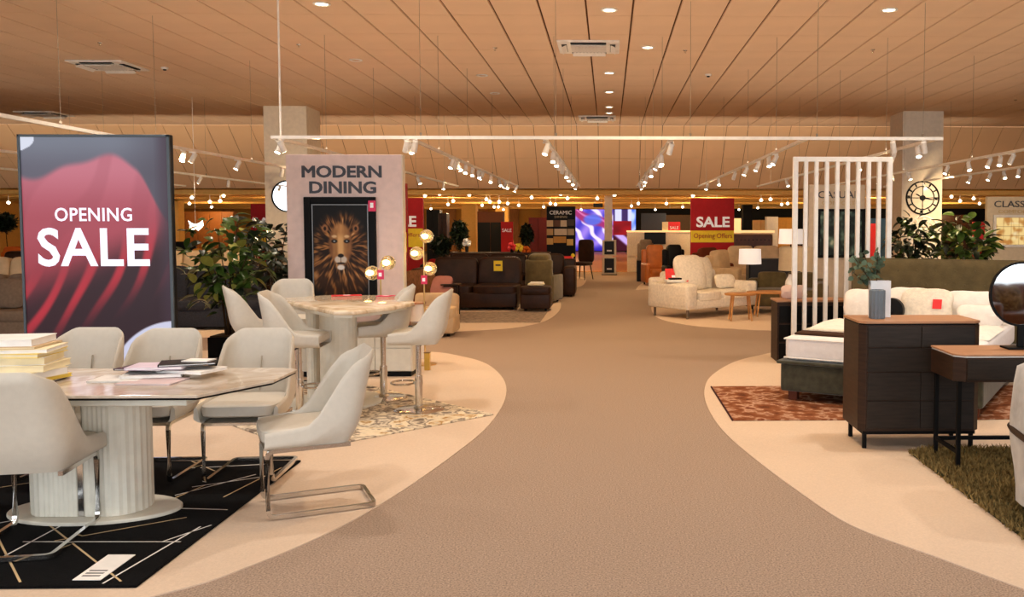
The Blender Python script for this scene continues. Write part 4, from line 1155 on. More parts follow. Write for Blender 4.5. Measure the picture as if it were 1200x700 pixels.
m = MB(); v = m.lathe([(0, .062), (.02, .062), (.02, .07), (0, .07)], n=12); m.xf(v, Matrix.Translation((0, 0, .125)) @ Matrix.Rotation(PI / 2, 4, 'X')); m.build('button', m_black, t)
# ---- slatted screen
a0, a1 = at(929.5, 184, 10.37), at(1045.5, 184, 10.37)
sc = thing('slatted_screen', 'tall white open slatted room divider behind the bed', 'screen', (a0.x, 10.37, .006))
W = a1.x - a0.x; H_ = a0.z - .006
bx('frame_post', m_white, sc, 0, .055, -.03, .03, 0, H_ - .055, .003); bx('frame_post', m_white, sc, W - .055, W, -.03, .03, 0, H_ - .055, .003)
bx('top_rail', m_white, sc, 0, W, -.03, .03, H_ - .055, H_, .003); bx('bottom_rail', m_white, sc, .055, W - .055, -.03, .03, 0, .05, .003)
for k in range(1, 9):
    x = .0275 + (W - .055) * k / 9
    bx('slat', m_white, sc, x - .021, x + .021, -.028, .028, .05, H_ - .055, .003)
# ---- bedside chest
p = at(911, 352, 10.5)
ns = thing('bedside_chest', 'low black chest with a light oak top behind the slatted screen', 'cabinet', (p.x, 10.5, .006))
z_ = p.z
bx('body', m_walnut, ns, 0, .84, 0, .40, .0, z_ - .03, .004); bx('top', m_oak_top, ns, -.01, .85, -.01, .41, z_ - .029, z_ - .006, .003)
for k in range(3): bx('drawer_front', m_black, ns, .02, .82, -.014, -.001, .02 + k * .22, .22 + k * .22, .003)
cushion('cushion', 'pale pink cushion on the low chest behind the screen', 'cushion', (p.x + .24, 10.72, z_ + .001), 0, .3, .16, .12, .1, M('pink_fabric', (226, 200, 188), .9))

# ================================================================ MIDDLE AND FAR
def sofa(name, label, cat, loc, rz, w_, d_, hs, hb, aw, ah, n, mat, group=None, leg=None, legm=None, cush=None, backp=.3, no_arms=False):
    """faces -Y; origin at floor centre"""
    t = thing(name, label, cat, loc, rz, group)
    lh = leg if leg else .04
    iw = w_ - (0 if no_arms else 2 * aw)
    m = MB(); m.box(-w_ / 2 + .01, w_ / 2 - .01, -d_ / 2 + .02, d_ / 2, lh, hs - .13, bev=.03, seg=3); m.build('base', mat, t, smooth=True)
    for k in range(n):
        x0 = -iw / 2 + iw * k / n
        soft('seat_cushion', cush or mat, t, x0 + .004, x0 + iw / n - .004, -d_ / 2, d_ / 2 - .2, hs - .17, hs, .25)
        m = MB(); v = m.ell((x0 + iw / n / 2, 0, 0), iw / n / 2 - .003, .13, (hb - hs + .08) / 2, 24, 12, backp)
        m.xf(v, Matrix.Translation((0, d_ / 2 - .15, (hb + hs - .08) / 2)) @ Matrix.Rotation(R(-9), 4, 'X')); m.build('back_cushion', cush or mat, t, smooth=True)
    m = MB(); m.box(-w_ / 2 + .02, w_ / 2 - .02, d_ / 2 - .12, d_ / 2 + .02, lh + .03, hb - .12, bev=.05, seg=3); m.build('back_frame', mat, t, smooth=True)
    if not no_arms:
        for s in (-1, 1):
            x0, x1 = (-w_ / 2, -w_ / 2 + aw) if s < 0 else (w_ / 2 - aw, w_ / 2)
            m = MB(); m.box(x0, x1, -d_ / 2, d_ / 2 - .04, lh + .02, ah, bev=min(.06, aw * .4), seg=4); m.build('arm', mat, t, smooth=True)
    for x in (-w_ / 2 + .1, w_ / 2 - .1):
        for y in (-d_ / 2 + .1, d_ / 2 - .1):
            m = MB(); m.tube([(x, y, lh + .01), (x, y, 0)], .022, 8); m.build('leg', legm or m_black, t, smooth=True)
    return t
def sx(px, d): return at(px, 300, d).x
G = .007
# charcoal and beige sofas between the sale screen and the plant
sofa('sofa', 'charcoal grey fabric sofa between the sale screen and the rubber plant', 'sofa', (sx(235, 14.3), 14.4, G), PI * 0, 2.6, .95, .46, .95, .22, .62, 3, m_grey_fab)
sofa('sofa', 'light beige sofa behind the charcoal sofa', 'sofa', (sx(225, 18.0), 18.0, G), 0, 2.3, .95, .46, 1.1, .25, .66, 3, m_beige_leather)
sofa('armchair', 'mustard yellow armchair in the far left beyond the beige sofa', 'armchair', (sx(232, 24), 24, 0), 0, .8, .8, .5, 1.0, .15, .66, 1, m_mustard)
sofa('armchair', 'dark armchair far left next to the mustard armchair', 'armchair', (sx(208, 26), 26, 0), 0, .8, .8, .5, 1.15, .15, .66, 1, m_black)
t = thing('pendant_lamp', 'white butterfly shaped pendant lamp glowing at the left of the plant', 'lamp', at(229, 263, 20))
m = MB()
for s in (-1, 1): m.surf([[(0, 0, 0), (s * .08, 0, .03), (s * .16, 0, .09)], [(0, .06, -.04), (s * .08, .06, -.08), (s * .15, .06, -.02)], [(0, .0, -.10), (s * .06, 0, -.14), (s * .13, 0, -.08)]])
m.build('shade', M('pendant_glow', (255, 244, 225), .5, emit=3), t, smooth=True)
m = MB(); m.tube([(0, 0, -.02), (0, 0, CZ - t.location.z)], .006, 6); m.build('cord', m_white, t)
# far left sliver
sofa('sofa', 'brown taupe sofa at the left edge beside the sale screen', 'sofa', (sx(-20, 12.4), 12.6, G), 0, 2.0, .95, .48, .92, .25, .66, 2, m_taupe)
sofa('sofa', 'beige sofa behind the taupe sofa at the left edge', 'sofa', (sx(-10, 15.6), 15.8, G), 0, 2.0, .95, .48, 1.05, .25, .66, 2, m_beige_leather)
cushion('cushion', 'brown velvet cushion standing on the taupe sofa at the left edge', 'cushion', (sx(8, 12.4), 12.42, .49 + G), 0, .45, .40, .16, .3, m_taupe)
sofa('armchair', 'orange armchair far back at the left edge', 'armchair', (sx(12, 22), 22, 0), 0, .9, .8, .46, 1.1, .14, .66, 1, M('orange_fabric', (200, 92, 30), .9))
sofa('armchair', 'dark brown armchair at the left edge below the orange armchair', 'armchair', (sx(-4, 19.0), 19.5, G), 0, .9, .8, .5, 1.05, .14, .66, 1, m_brown_leather)

def far_plant(label, px, py0, py1, d, wpx, seed, n=420, pot=True, mat=None, base=0.0, group=None):
    p = at(px, py0, d); zt = p.z; zb = max(.3, at(px, py1, d).z); rr2 = wpx / 2 * d / F
    t = thing('potted_plant', label, 'plant', (p.x, d, base), 0, group)
    m = MB(); m.lathe([(.12, 0), (.17, .30), (.15, .30), (.14, .27), (0, .27)], n=16); m.build('planter', m_black, t, smooth=30)
    tube('stem', m_stem, t, [(0, 0, .25), (.02, .01, (zb + .25) / 2 + .1), (0, 0, zt * .8)], .02, r_end=.008)
    r2 = random.Random(seed); vs, fs = [], []
    for i in range(n):
        while True:
            q = Vector((r2.uniform(-1, 1), r2.uniform(-1, 1), r2.uniform(-1, 1)))
            if q.length < 1: break
        c = Vector((q.x * rr2, q.y * rr2, (zt + zb) / 2 - base + q.z * (zt - zb) / 2))
        a = Vector((r2.uniform(-1, 1), r2.uniform(-1, 1), r2.uniform(-.4, 1))).normalized() * .11
        b = a.cross(Vector((r2.uniform(-1, 1), r2.uniform(-1, 1), 1))).normalized() * .035
        k = len(vs); vs += [tuple(c - a), tuple(c + b), tuple(c + a), tuple(c - b)]; fs.append((k, k + 1, k + 2, k + 3))
    me = bpy.data.meshes.new('foliage'); me.from_pydata(vs, [], fs); me.materials.append(mat or m_leaf2)
    o = bpy.data.objects.new('foliage', me); COL.objects.link(o); o.parent = t; o['kind'] = 'stuff'
    return t
p = at(1067, 300, 12.6)
plant('dark leafy plant behind the headboard in front of the right column', (p.x, 12.6, 0), 1.76, .32, .85, 240, None, [m_leaf2, m_leaf2, m_leaf], (.4, .16), 21, 'plants behind the headboard', .16)
p = at(1127, 300, 12.9)
plant('green rubber plant behind the headboard right of the column', (p.x, 12.9, 0), 1.78, .46, .85, 280, None, [m_leaf, m_leaf2, m_leaf3], (.4, .16), 22, 'plants behind the headboard', .19)

# clocks on the right column
def clock(label, px, py, r_, mat, spokes, y):
    p = at(px, py, y); t = thing('wall_clock', label, 'clock', (p.x, y, p.z), 0)
    def ring(nm, ro, ri, dy):
        m = MB(); v = m.lathe([(ri, 0), (ro, 0), (ro, .03), (ri, .03), (ri, 0)], n=48); m.xf(v, Matrix.Translation((0, dy, 0)) @ Matrix.Rotation(PI / 2, 4, 'X')); m.build(nm, mat, t, smooth=30)
    ring('outer_ring', r_, r_ * .92, -.002); ring('inner_ring', r_ * .70, r_ * .65, -.002); ring('hub', r_ * .16, .005, -.002)
    for k in range(12):
        a = k * PI / 6; m = MB()
        v = m.box(-.012, .012, -.02, -.004, r_ * .72, r_ * .91); m.xf(v, Matrix.Rotation(a, 4, 'Y'))
        v = m.box(-.02, -.014 + .034 * (k % 3 == 0), -.02, -.004, r_ * .74, r_ * .89); m.xf(v, Matrix.Rotation(a + .10, 4, 'Y')); m.build('numeral_mark', mat, t)
    for k in range(spokes):
        m = MB(); v = m.box(-.008, .008, -.02, -.008, r_ * .14, r_ * .68); m.xf(v, Matrix.Rotation(k * 2 * PI / spokes, 4, 'Y')); m.build('spoke', mat, t)
    for a, L in ((R(-60), .45), (R(100), .62)):
        m = MB(); v = m.box(-.012, .012, -.034, -.026, 0, r_ * L); m.xf(v, Matrix.Rotation(a, 4, 'Y')); m.build('hand', mat, t)
clock('black skeleton clock high on the right column', 1081, 232, .415, m_black, 4, 21.998)
clock('white skeleton clock below the black clock on the right column', 1082, 272, .40, m_white, 12, 21.998)
p = at(337, 230, 21.398)
t = thing('wall_mirror', 'round dark framed mirror on the left column', 'mirror', (p.x, 21.398, p.z))
m = MB(); v = m.lathe([(.34, 0), (.37, 0), (.37, .03), (.34, .03), (.34, 0)], n=48); m.xf(v, Matrix.Rotation(PI / 2, 4, 'X')); m.build('frame', m_black, t, smooth=30)
m = MB(); v = m.lathe([(0, .012), (.345, .012)], n=48); m.xf(v, Matrix.Rotation(PI / 2, 4, 'X')); m.build('glass', m_mirror, t)

# sale boards
def board(name, label, x0px, x1px, ytop, d, mat, lines, picture=None, band=None, zbot=0.0, depth=.12):
    a, b = at(x0px, ytop, d), at(x1px, ytop, d); c = (a.x + b.x) / 2; hw = (b.x - a.x) / 2
    t = thing(name, label, 'sign', (c, d, zbot))
    bx('board', mat, t, -hw, hw, 0, depth, 0, a.z - zbot, .004)
    if band:
        z1, z0 = at(c, band[0], d).z - zbot, at(c, band[1], d).z - zbot
        bx('yellow_band', m_yellow, t, -hw + .005, hw - .005, -.004, 0, z0, z1, 0)
    for s_, x0, y0, x1, y1, mt, bold in lines:
        q0, q1 = at(x0, y0, d), at(x1, y1, d)
        text('lettering', s_, mt, t, (q0.x + q1.x) / 2 - c, (q0.z + q1.z) / 2 - zbot, q1.x - q0.x, q0.z - q1.z, -.005, .01, bold=bold)
    return t
m_redtext = M('red_lettering', (170, 60, 40), .6)
board('sale_board', 'red board reading SALE Opening Offers right of the walkway', 809.5, 860.5, 232.5, 24.5, m_red, [('SALE', 816, 254, 855, 266.5, m_white_text, .03), ('Opening Offers', 813, 273.5, 858, 281, m_redtext, .0)], band=(270.5, 284.5))
board('sale_board', 'red SALE board partly hidden behind the blush board, farther one', 444, 495.5, 232, 25.0, m_red, [('SALE', 449, 253, 488, 266, m_white_text, .03), ('Opening Offers', 448, 273, 492, 279, m_redtext, .0)], band=(268, 290))
board('sale_board', 'nearer red SALE board showing only its right edge beside the blush board', 398, 476, 215, 17.0, m_red, [('SALE', 408, 247, 473, 268, m_white_text, .03), ('Opening Offers', 403, 277, 471, 288, m_redtext, 0)], band=(272.5, 296))
board('sale_board', 'red SALE board seen left of the column behind the rubber plant', 293.5, 344, 239, 28.5, m_red, [('SALE', 295, 255, 334, 267, m_white_text, .03)], band=(272, 284))
board('sale_board', 'small red board far back left of the walkway', 587, 601, 260, 36, m_red, [('SALE', 588.5, 268, 599.5, 272, m_white_text, .0)])
m_taupe_board = M('taupe_board', (206, 190, 166), .8)
casual = board('display_board', 'taupe board lettered CASUAL COMFORT behind the slatted screen', 948, 1014, 216.5, 17.5, m_taupe_board, [('CASUAL', 958.5, 224, 1007, 232.5, m_grey_text, .01), ('COMFORT', 963, 235.5, 1002, 240.5, m_gold, .0)])
classic = board('display_board', 'taupe board lettered CLASSIC with a glowing picture at the right edge', 1157, 1222, 230.5, 24, m_taupe_board, [('CLASSIC', 1165, 235.5, 1213, 243, m_grey_text, .01), ('COMFORT', 1170, 246, 1208, 250, m_gold, .0)])
def picture(label, x0, y0, x1, y1, d, fn, fm, emit, nm, fw=.05):
    a, b = at(x0, y0, d), at(x1, y1, d); c = (a.x + b.x) / 2; hw = (b.x - a.x) / 2; hh = (a.z - b.z)
    t = thing('framed_picture', label, 'picture', (c, d - .002, b.z))
    bx('backing', m_black, t, -hw, hw, -.02, 0, 0, hh, 0)
    for q in ((-hw, -hw + fw, 0, hh), (hw - fw, hw, 0, hh), (-hw + fw, hw - fw, hh - fw, hh), (-hw + fw, hw - fw, 0, fw)): bx('frame', fm, t, q[0], q[1], -.045, -.02, q[2], q[3], .004)
    paint('print', -hw + fw, hw - fw, fw, hh - fw, -.022, 60, 60, fn, M_col(nm, .5, emit), t)
def art_green(u, v):
    n_ = nz(u * 5, v * 4, 3) + .5 * nz(u * 12, v * 10, 6)
    return mix(mix((24, 34, 32), (96, 122, 108), ss(-.3, .6, n_)), (200, 206, 176), ss(.45, .9, n_) * .8)
def art_gold(u, v):
    n_ = nz(u * 5, v * 5, 9) + .5 * nz(u * 14, v * 4, 2)
    c = mix((250, 214, 140), (196, 132, 62), ss(-.2, .6, n_))
    c = mix(c, (255, 240, 200), ss(.3, .9, nz(u * 3, v * 7, 1)))
    if abs((v * 3) % 1 - .5) > .46: c = mix(c, (120, 72, 40), .7)
    if abs((u * 5) % 1 - .5) > .46: c = mix(c, (150, 96, 50), .4)
    return c
picture('black framed abstract green picture on the casual board', 958, 245, 1012, 302, 17.5, art_green, m_black, 0, 'green_print')
picture('white framed golden abstract picture on the classic board', 1164, 252, 1214, 290, 24, art_gold, m_offwhite, .9, 'gold_print', .07)

# brown leather group
grey_rug = thing('rug', 'grey wool rug in front of the brown leather sofas', 'rug', (sx(580, 15.6), 15.7, G))
m = MB(); m.box(-.85, .82, -.8, 1.0, 0, .012, bev=.004); m.build('pile', M('grey_wool', (150, 132, 116), .95, noise=(14, .35), bump=(90, .5)), grey_rug)
sofa('corner_sofa', 'dark brown leather sofa with wide seat behind the grey rug', 'sofa', (sx(557, 17.6), 17.6, .02), 0, 1.72, 1.1, .46, .96, .2, .60, 2, m_brown_leather, no_arms=True)
ott = sofa('footstool', 'dark brown leather footstool to the right of the brown sofa', 'footstool', (sx(628.5, 17.1), 17.1, .02), 0, .58, .7, .46, .461, .05, .40, 1, m_brown_leather, no_arms=True)
for c in list(ott.children):
    if c.name.startswith(('back_cushion', 'back_frame')): bpy.data.objects.remove(c)
p = gp(630, 345, .5); t = thing('magazine', 'folded pale newspapers on the brown footstool', 'magazine', (ott.location.x, 17.1, .49)); bx('pages', m_cream_paper, t, -.15, .15, -.2, .1, 0, .03, .004); bx('cover', m_offwhite, t, -.12, .13, -.12, .16, .031, .05, .004)
sofa('sofa', 'long dark brown leather sofa behind the first one', 'sofa', (sx(592, 20.6), 20.8, G), 0, 3.2, 1.0, .5, .95, .28, .68, 3, m_brown_leather)
sofa('sofa', 'dark brown leather sofa at the left under the red cushions', 'sofa', (sx(520, 18.9), 19.0, G), 0, 1.25, .95, .5, .90, .24, .72, 1, m_brown_leather)
sofa('armchair', 'striped brown armchair left of the dark leather sofa', 'armchair', (sx(497, 15.7), 15.7, G), R(30), .8, .8, .44, .82, .14, .56, 1, M('striped_brown', (112, 74, 46), .8, noise=(20, .4), stretch=(6, 1, 1)))
sofa('bench_seat', 'tan leather bench seat behind the right bar stool', 'bench', (sx(508, 13.2), 13.3, G), 0, .64, .6, .42, .60, .05, .44, 1, m_beige_leather, no_arms=True)
cushion('cushion', 'dusty pink cushion leaning on the striped armchair', 'cushion', (sx(517, 15.1), 15.1, .46), R(-20), .36, .34, .14, .5, M('dusty_pink', (168, 112, 100), .9))
cushion('cushion', 'black and white patterned cushion on the long brown sofa', 'cushion', (sx(598, 20.25), 20.25, .51), 0, .42, .42, .14, .3, M_ramp('bw_pattern', [(.4, (20, 18, 18)), (.5, (220, 210, 196)), (.6, (30, 26, 24))], 18, .9, 2, dist=.5))
cushion('cushion', 'beige rounded cushion on top of the left leather sofa back', 'cushion', (sx(532, 18.5), 18.52, .51), 0, .42, .44, .16, .2, m_taupe)
cushion('cushion', 'red cushion on the left dark leather sofa', 'cushion', (sx(511, 18.5), 18.5, .51), 0, .36, .42, .14, .2, m_red)
sofa('armchair', 'olive fabric high back armchair beside the walkway', 'armchair', (sx(636, 18.6), 18.9, G), R(166), .62, .74, .46, 1.03, .08, .58, 1, m_olive)
p = at(579, 311, 17.0); t = thing('price_card', 'yellow price card hanging on the brown leather sofa back', 'tag', (p.x, 17.62, p.z + .06)); bx('card', m_yellow, t, -.085, .085, -.006, 0, -.2, 0, .001); bx('printed_mark', m_dark_print, t, -.05, .05, -.0075, -.006, -.1, -.07, 0)
bpy.context.view_layer.update()
ct = thing('side_table', 'black metal C shaped side table beside the tan bench', 'table', (sx(532, 15.1), 15.1, G))
m = MB(); m.tube(bar_pts([(-.16, -.12, .012), (.06, -.12, .012), (.06, -.12, .60), (-.16, -.12, .60)], .02), .014, 4); m.tube(bar_pts([(-.16, .12, .012), (.06, .12, .012), (.06, .12, .60), (-.16, .12, .60)], .02), .014, 4); m.tube([(.06, -.12, .012), (.06, .12, .012)], .014, 4); m.build('frame', m_black, ct)
bx('tabletop', m_walnut, ct, -.2, .09, -.16, .16, .615, .635, .003)
cb = thing('drum_cabinet', 'black side cabinet with a chrome strip beside the walkway', 'cabinet', (sx(662.5, 23.4), 23.4, G))
bx('body', m_black, cb, -.23, .23, -.2, .2, 0, .60, .01); bx('chrome_strip', m_chrome, cb, -.02, .02, -.206, -.2, .01, .56, .001)
t = thing('sale_card', 'tilted red sale card on top of the black cabinet', 'card', (cb.location.x, 23.4, .608)); 
m = MB(); v = m.box(-.21, .21, -.005, .005, 0, .22); m.xf(v, Matrix.Rotation(R(-15), 4, 'X')); m.build('card', m_redcard, t)
text('lettering', 'SALE', m_white_text, t, 0, .1, .28, .08, -.012, .008)
t = thing('yellow_flag', 'small yellow disc marker beside the red sale card', 'tag', (cb.location.x + .2, 23.25, .608)); m = MB(); m.tube([(0, 0, 0), (0, 0, .2)], .006, 6); m.build('stick', m_white, t); m = MB(); m.ell((0, 0, .24), .05, .01, .05, 16, 8); m.build('disc', m_yellow, t, smooth=True)
# dark branching chair
dc = thing('dining_chair', 'dark brown velvet dining chair near the video wall', 'chair', (sx(682, 27), 27, 0), R(150))
soft('seat', m_brown_leather, dc, -.26, .26, -.26, .26, .42, .54); soft('backrest', m_brown_leather, dc, -.26, .26, -.30, -.18, .5, 1.2)
for s in (-1, 1):
    for q in (-1, 1): tube('leg', m_black, dc, [(s * .18, q * .18, .43), (s * .24, q * .24, 0)], .02, r_end=.012)
# ceramic display stand
cr = board('display_stand', 'black display stand lettered CERAMIC DINING with tile samples', 640.5, 674, 242, 28.6, m_black, [('CERAMIC', 644, 247, 670, 251.5, m_white, .01), ('DINING', 650, 253, 664.5, 255.5, m_gold, 0)], depth=.3)
for i, (x, y, c) in enumerate([(644.5, 262, (206, 176, 130)), (652.5, 262, (96, 60, 36)), (660.5, 262, (200, 180, 150)), (644.5, 272, (190, 152, 96)), (657, 272, (200, 180, 150)), (669, 272, (170, 150, 120)), (644.5, 283, (200, 160, 90)), (656, 281, (186, 132, 60)), (668, 284, (206, 166, 90)), (669, 261, (70, 54, 44))]):
    a = at(x, y, 28.6); w_ = .1 if i not in (4, 7) else .2
    bx('tile_sample', M('sample_%d' % i if False else 'sample' + 'abcdefghij'[i], c, .5), cr, a.x - cr.location.x - w_, a.x - cr.location.x + w_, -.02, 0, a.z - .1, a.z + .1, .002)
# video wall
vw = thing('video_wall', 'large glowing video wall with purple and pink ribbons at the end of the walkway', 'screen', (0, 56, 0))
def ribbons(u, v):
    c = (22, 20, 34)
    if u < .54:
        d = v - (.28 + u * 1.15 + .10 * SIN(u * 9)); e = v - (.02 + u * .9 + .06 * SIN(u * 12))
        c = mix((70, 60, 190), (150, 120, 220), .5 + .5 * SIN(u * 22 + v * 9))
        c = mix(c, (232, 216, 250), ss(.6, .95, .5 + .5 * SIN(u * 30 - v * 11 + 2 * nz(u * 4, v * 4))))
        c = mix(c, (156, 44, 104), 1 - ss(.09, .16, abs(e)))
        c = mix(c, (214, 120, 180), (1 - ss(.0, .05, abs(e + .05))) * .9)
        c = mix(c, (70, 110, 230), (1 - ss(.1, .16, math.hypot(u - .25, v - .25))) * .8)
        c = mix(c, (40, 30, 160), ss(.8, 1, v))
    else:
        if v < .28: c = mix((60, 40, 90), (206, 206, 250), ss(.35, .6, .5 + .5 * SIN((u - .54) * 34 - 1)))
        elif v < .62: c = mix((160, 20, 28), (110, 12, 24), nz(u * 6, v * 6, 2) + .5)
        if v >= .62: c = mix((60, 10, 30), (190, 160, 230), 1 - ss(.05, .14, abs(v - .5 - (u - .54) * 1.4)))
        if u > .80 and v < .75: c = mix((60, 100, 220), (190, 206, 255), ss(.2, .8, .5 + .5 * nz(u * 14, v * 5, 3))) if u < .93 and v < .55 - (u - .80) else (16, 16, 26)
    return c
a, b = at(674, 245.5, 56), at(756, 294, 56)
paint('screen', a.x, b.x, b.z, a.z, 0, 110, 70, ribbons, M_col('video_print', .4, emit=1.3), vw)
bx('housing', m_dark_glass, vw, a.x - .05, b.x + .05, .01, .3, 0, a.z + .03, .01)
# info stand at the pillar
t = thing('info_stand', 'black leaflet stand with two framed notices at the foot of the central pillar', 'stand', (sx(714, 29.6), 29.6, 0))
for z0, z1 in ((.62, 1.14), (.02, .58)):
    bx('notice_frame', m_taupe_board, t, -.23, .23, 0, .06, z0, z1, .006); bx('notice', m_dark_glass, t, -.16, .16, -.006, 0, z0 + .05, z1 - .04, 0); bx('printed_mark', m_offwhite, t, -.08, .08, -.008, -.006, z0 + .15, z0 + .2, 0)
bx('foot', m_black, t, -.25, .25, -.15, .2, 0, .02, .004)
t = thing('exit_sign', 'small dark hanging sign left of the central pillar top', 'sign', (sx(701, 33), 33, at(701, 243, 33).z)); bx('panel', m_dark_glass, t, -.17, .17, 0, .04, 0, .14, .004)
m = MB(); m.tube([(-.12, .02, .14), (-.12, .02, LOWZ - t.location.z)], .006, 6); m.tube([(.12, .02, .14), (.12, .02, LOWZ - t.location.z)], .006, 6); m.build('hanger', m_white, t)
# low lit partition wall right of the video wall, with television and cards
d = 31.5
pw = thing('display_partition', 'low cream display partition with a glowing top edge right of the walkway', 'partition', (sx(735, d), d, 0)); L = sx(810, d) - sx(735, d); zt = at(740, 272, d).z
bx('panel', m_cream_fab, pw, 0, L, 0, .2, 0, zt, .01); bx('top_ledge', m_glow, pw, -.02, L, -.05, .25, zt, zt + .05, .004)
for k in range(6):
    for j in range(4): bx('quilted_panel', m_cream_fab, pw, .04 + k * .09, .12 + k * .09, -.02, 0, .55 + j * .18, .71 + j * .18, .006)
t = thing('television', 'black flat television on the cream partition', 'television', (sx(767.5, d), d - .06, at(767, 286, d).z)); bx('screen_panel', m_dark_glass, t, -.37, .37, 0, .05, 0, .40, .006); bx('bezel', m_black, t, -.38, .38, .01, .05, -.01, .0, .002)
t = thing('sale_box', 'red and yellow box standing on the cream partition', 'box', (sx(787, d), d + .1, zt + .051)); bx('box_red', m_redcard, t, -.12, .30, -.1, .1, 0, .30, .004); bx('box_yellow', m_cream_paper, t, -.32, -.121, -.1, .1, 0, .30, .004)
text('lettering', 'SALE', m_white_text, t, .09, .1, .3, .1, -.102, .006)
t = thing('screen_panel', 'dark blue grey panel behind the cream partition', 'panel', (sx(766, 40), 40, 0)); bx('panel', M('slate_panel', (56, 62, 78), .5), t, -.55, .55, 0, .1, 0, at(766, 250, 40).z, .01); bx('foot', m_black, t, -.6, .6, -.1, .2, 0, .02, .002)
sofa('armchair', 'taupe high back chair left of the tan leather armchair', 'armchair', (sx(757, 27.6), 27.6, G), 0, .56, .7, .44, 1.18, .08, .6, 1, m_taupe)
sofa('armchair', 'tan leather high back armchair right of the walkway', 'armchair', (sx(770, 24.2), 24.4, G), R(8), .76, .8, .44, 1.08, .14, .60, 1, m_tan_leather, leg=.08)
t = thing('potted_plant', 'narrow black cabinet standing left of the tan leather armchair', 'cabinet', (sx(751, 26.2), 26.2, G)); t.name = 'black_cabinet'; bx('body', m_black, t, -.12, .12, -.2, .2, 0, .6, .01); bx('door', m_dark_glass, t, -.11, .11, -.21, -.2, .02, .58, .003)
sofa('armchair', 'black leather armchair behind the cream sofa', 'armchair', (sx(793, 22.6), 22.8, G), R(10), .62, .7, .44, 1.12, .12, .6, 1, m_black)
cushion('cushion', 'red cushion with yellow edge on the black armchair', 'cushion', (sx(797, 22.3), 22.42, .46), R(-12), .32, .34, .12, .25, m_red)
# cream sofa group
cs = sofa('sofa', 'cream boucle sofa angled beside the walkway', 'sofa', (sx(824, 16.2), 16.2, G), R(38), 1.75, 1.05, .46, .80, .26, .60, 2, m_cream_fab, leg=.16, legm=M('taupe_leg', (120, 104, 88), .5))
MS = Matrix.Translation(cs.location) @ Matrix.Rotation(R(38), 4, 'Z')
cushion('cushion', 'cream boucle cushion standing at the back of the cream sofa, largest', 'cushion', MS @ Vector((-.28, .05, .47)), R(30), .62, .62, .22, .3, m_cream_fab, 'cream sofa cushions')
cushion('cushion', 'cream cushion leaning behind the largest on the cream sofa', 'cushion', MS @ Vector((.16, .12, .47)), R(48), .42, .56, .16, .2, m_cream_fab, 'cream sofa cushions')
cushion('cushion', 'small cream cushion at the right arm of the cream sofa', 'cushion', MS @ Vector((.46, -.10, .47)), R(30), .42, .26, .16, .35, m_cream_fab, 'cream sofa cushions')
q = MS @ Vector((-.74, -.05, .612))
t = thing('arm_tray', 'small glass tray with white items on the cream sofa arm', 'tray', q, R(10)); bx('tray', m_offwhite, t, -.16, .16, -.1, .1, 0, .05, .01); bx('dark_contents', m_black, t, -.1, .12, -.07, .05, .051, .08, .01)
t = thing('sale_card', 'large tilted red sale card on the cream sofa arm', 'card', q + Vector((.06, .17, .0)), R(4)); m = MB(); v = m.box(-.2, .2, -.006, .006, 0, .25); m.xf(v, Matrix.Rotation(R(-25), 4, 'X') ); m.build('card', m_redcard, t)
m = MB(); v = m.box(-.09, .08, -.009, -.006, .08, .12); m.xf(v, Matrix.Rotation(R(-25), 4, 'X') ); m.build('printed_mark', m_white_text, t)
# nest of oak tables
def round_table(name, label, loc, rx, ry, h, splay, nleg=4, group=None):
    t = thing(name, label, 'table', loc, 0, group)
    m = MB(); m.lathe([(.96, h - .035), (1, h - .02), (1, h)], n=40, sx=rx, sy=ry); m.build('tabletop', m_oak, t, smooth=30)
    for k in range(nleg):
        a = PI / 4 + k * PI / 2; tube('leg', m_oak, t, [(COS(a) * rx * .68, SIN(a) * ry * .68, h - .03), (COS(a) * rx * splay, SIN(a) * ry * splay, 0)], .018, r_end=.013)
    return t
round_table('nest_table', 'small oval oak side table in front of the cream sofa, left of the nest', (sx(868, 15.2), 15.2, G), .27, .22, .46, .92)
round_table('nest_table', 'longer oval oak coffee table right of the small one', (sx(903, 15.9), 15.9, G), .42, .26, .44, .85)
m_rug = thing('rug', 'pale cream rug under the nest of oak tables', 'rug', (sx(858, 15.4), 15.5, G)); m_rug.location.z = .0065
m = MB(); m.box(-.9, 1.4, -1.0, -.1, 0, .008); m.build('pile', m_cream_fab, m_rug)
bpy.data.objects.remove(m_rug.children[0]); bpy.data.objects.remove(m_rug)
# recliner and neighbours
rc = sofa('recliner', 'beige leather recliner with thick headrest behind the cream sofa', 'armchair', (sx(858, 20.3), 20.4, G), R(50), .86, .9, .5, 1.05, .18, .66, 1, m_beige_leather)
sofa('armchair', 'reddish brown rounded armchair in front of the red sale board', 'armchair', (sx(836, 21.8), 22.0, G), R(20), .8, .8, .5, 1.06, .16, .7, 1, M('rust_fabric', (98, 44, 22), .8))
sofa('sofa', 'light brown leather sofa behind the white table lamp', 'sofa', (sx(902, 22.8), 23.0, G), 0, 2.4, .95, .5, 1.08, .2, .7, 3, m_beige_leather)
cc = thing('headboard_display', 'dark buttoned leather headboard panel right of the red sale board', 'headboard', (sx(883, 27), 27, 0))
bx('panel', M('cognac_leather', (96, 56, 30), .4, noise=(6, .2)), cc, -.62, .56, 0, .12, .6, 1.36, .03)
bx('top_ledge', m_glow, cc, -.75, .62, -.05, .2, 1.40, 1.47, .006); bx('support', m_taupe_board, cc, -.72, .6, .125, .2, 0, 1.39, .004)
for i in range(9):
    for j in range(3):
        m = MB(); m.ell((-.5 + i * .12, -.004, .78 + j * .2), .02, .012, .02, 8, 6); m.build('button', m_brown_leather, cc, smooth=True)
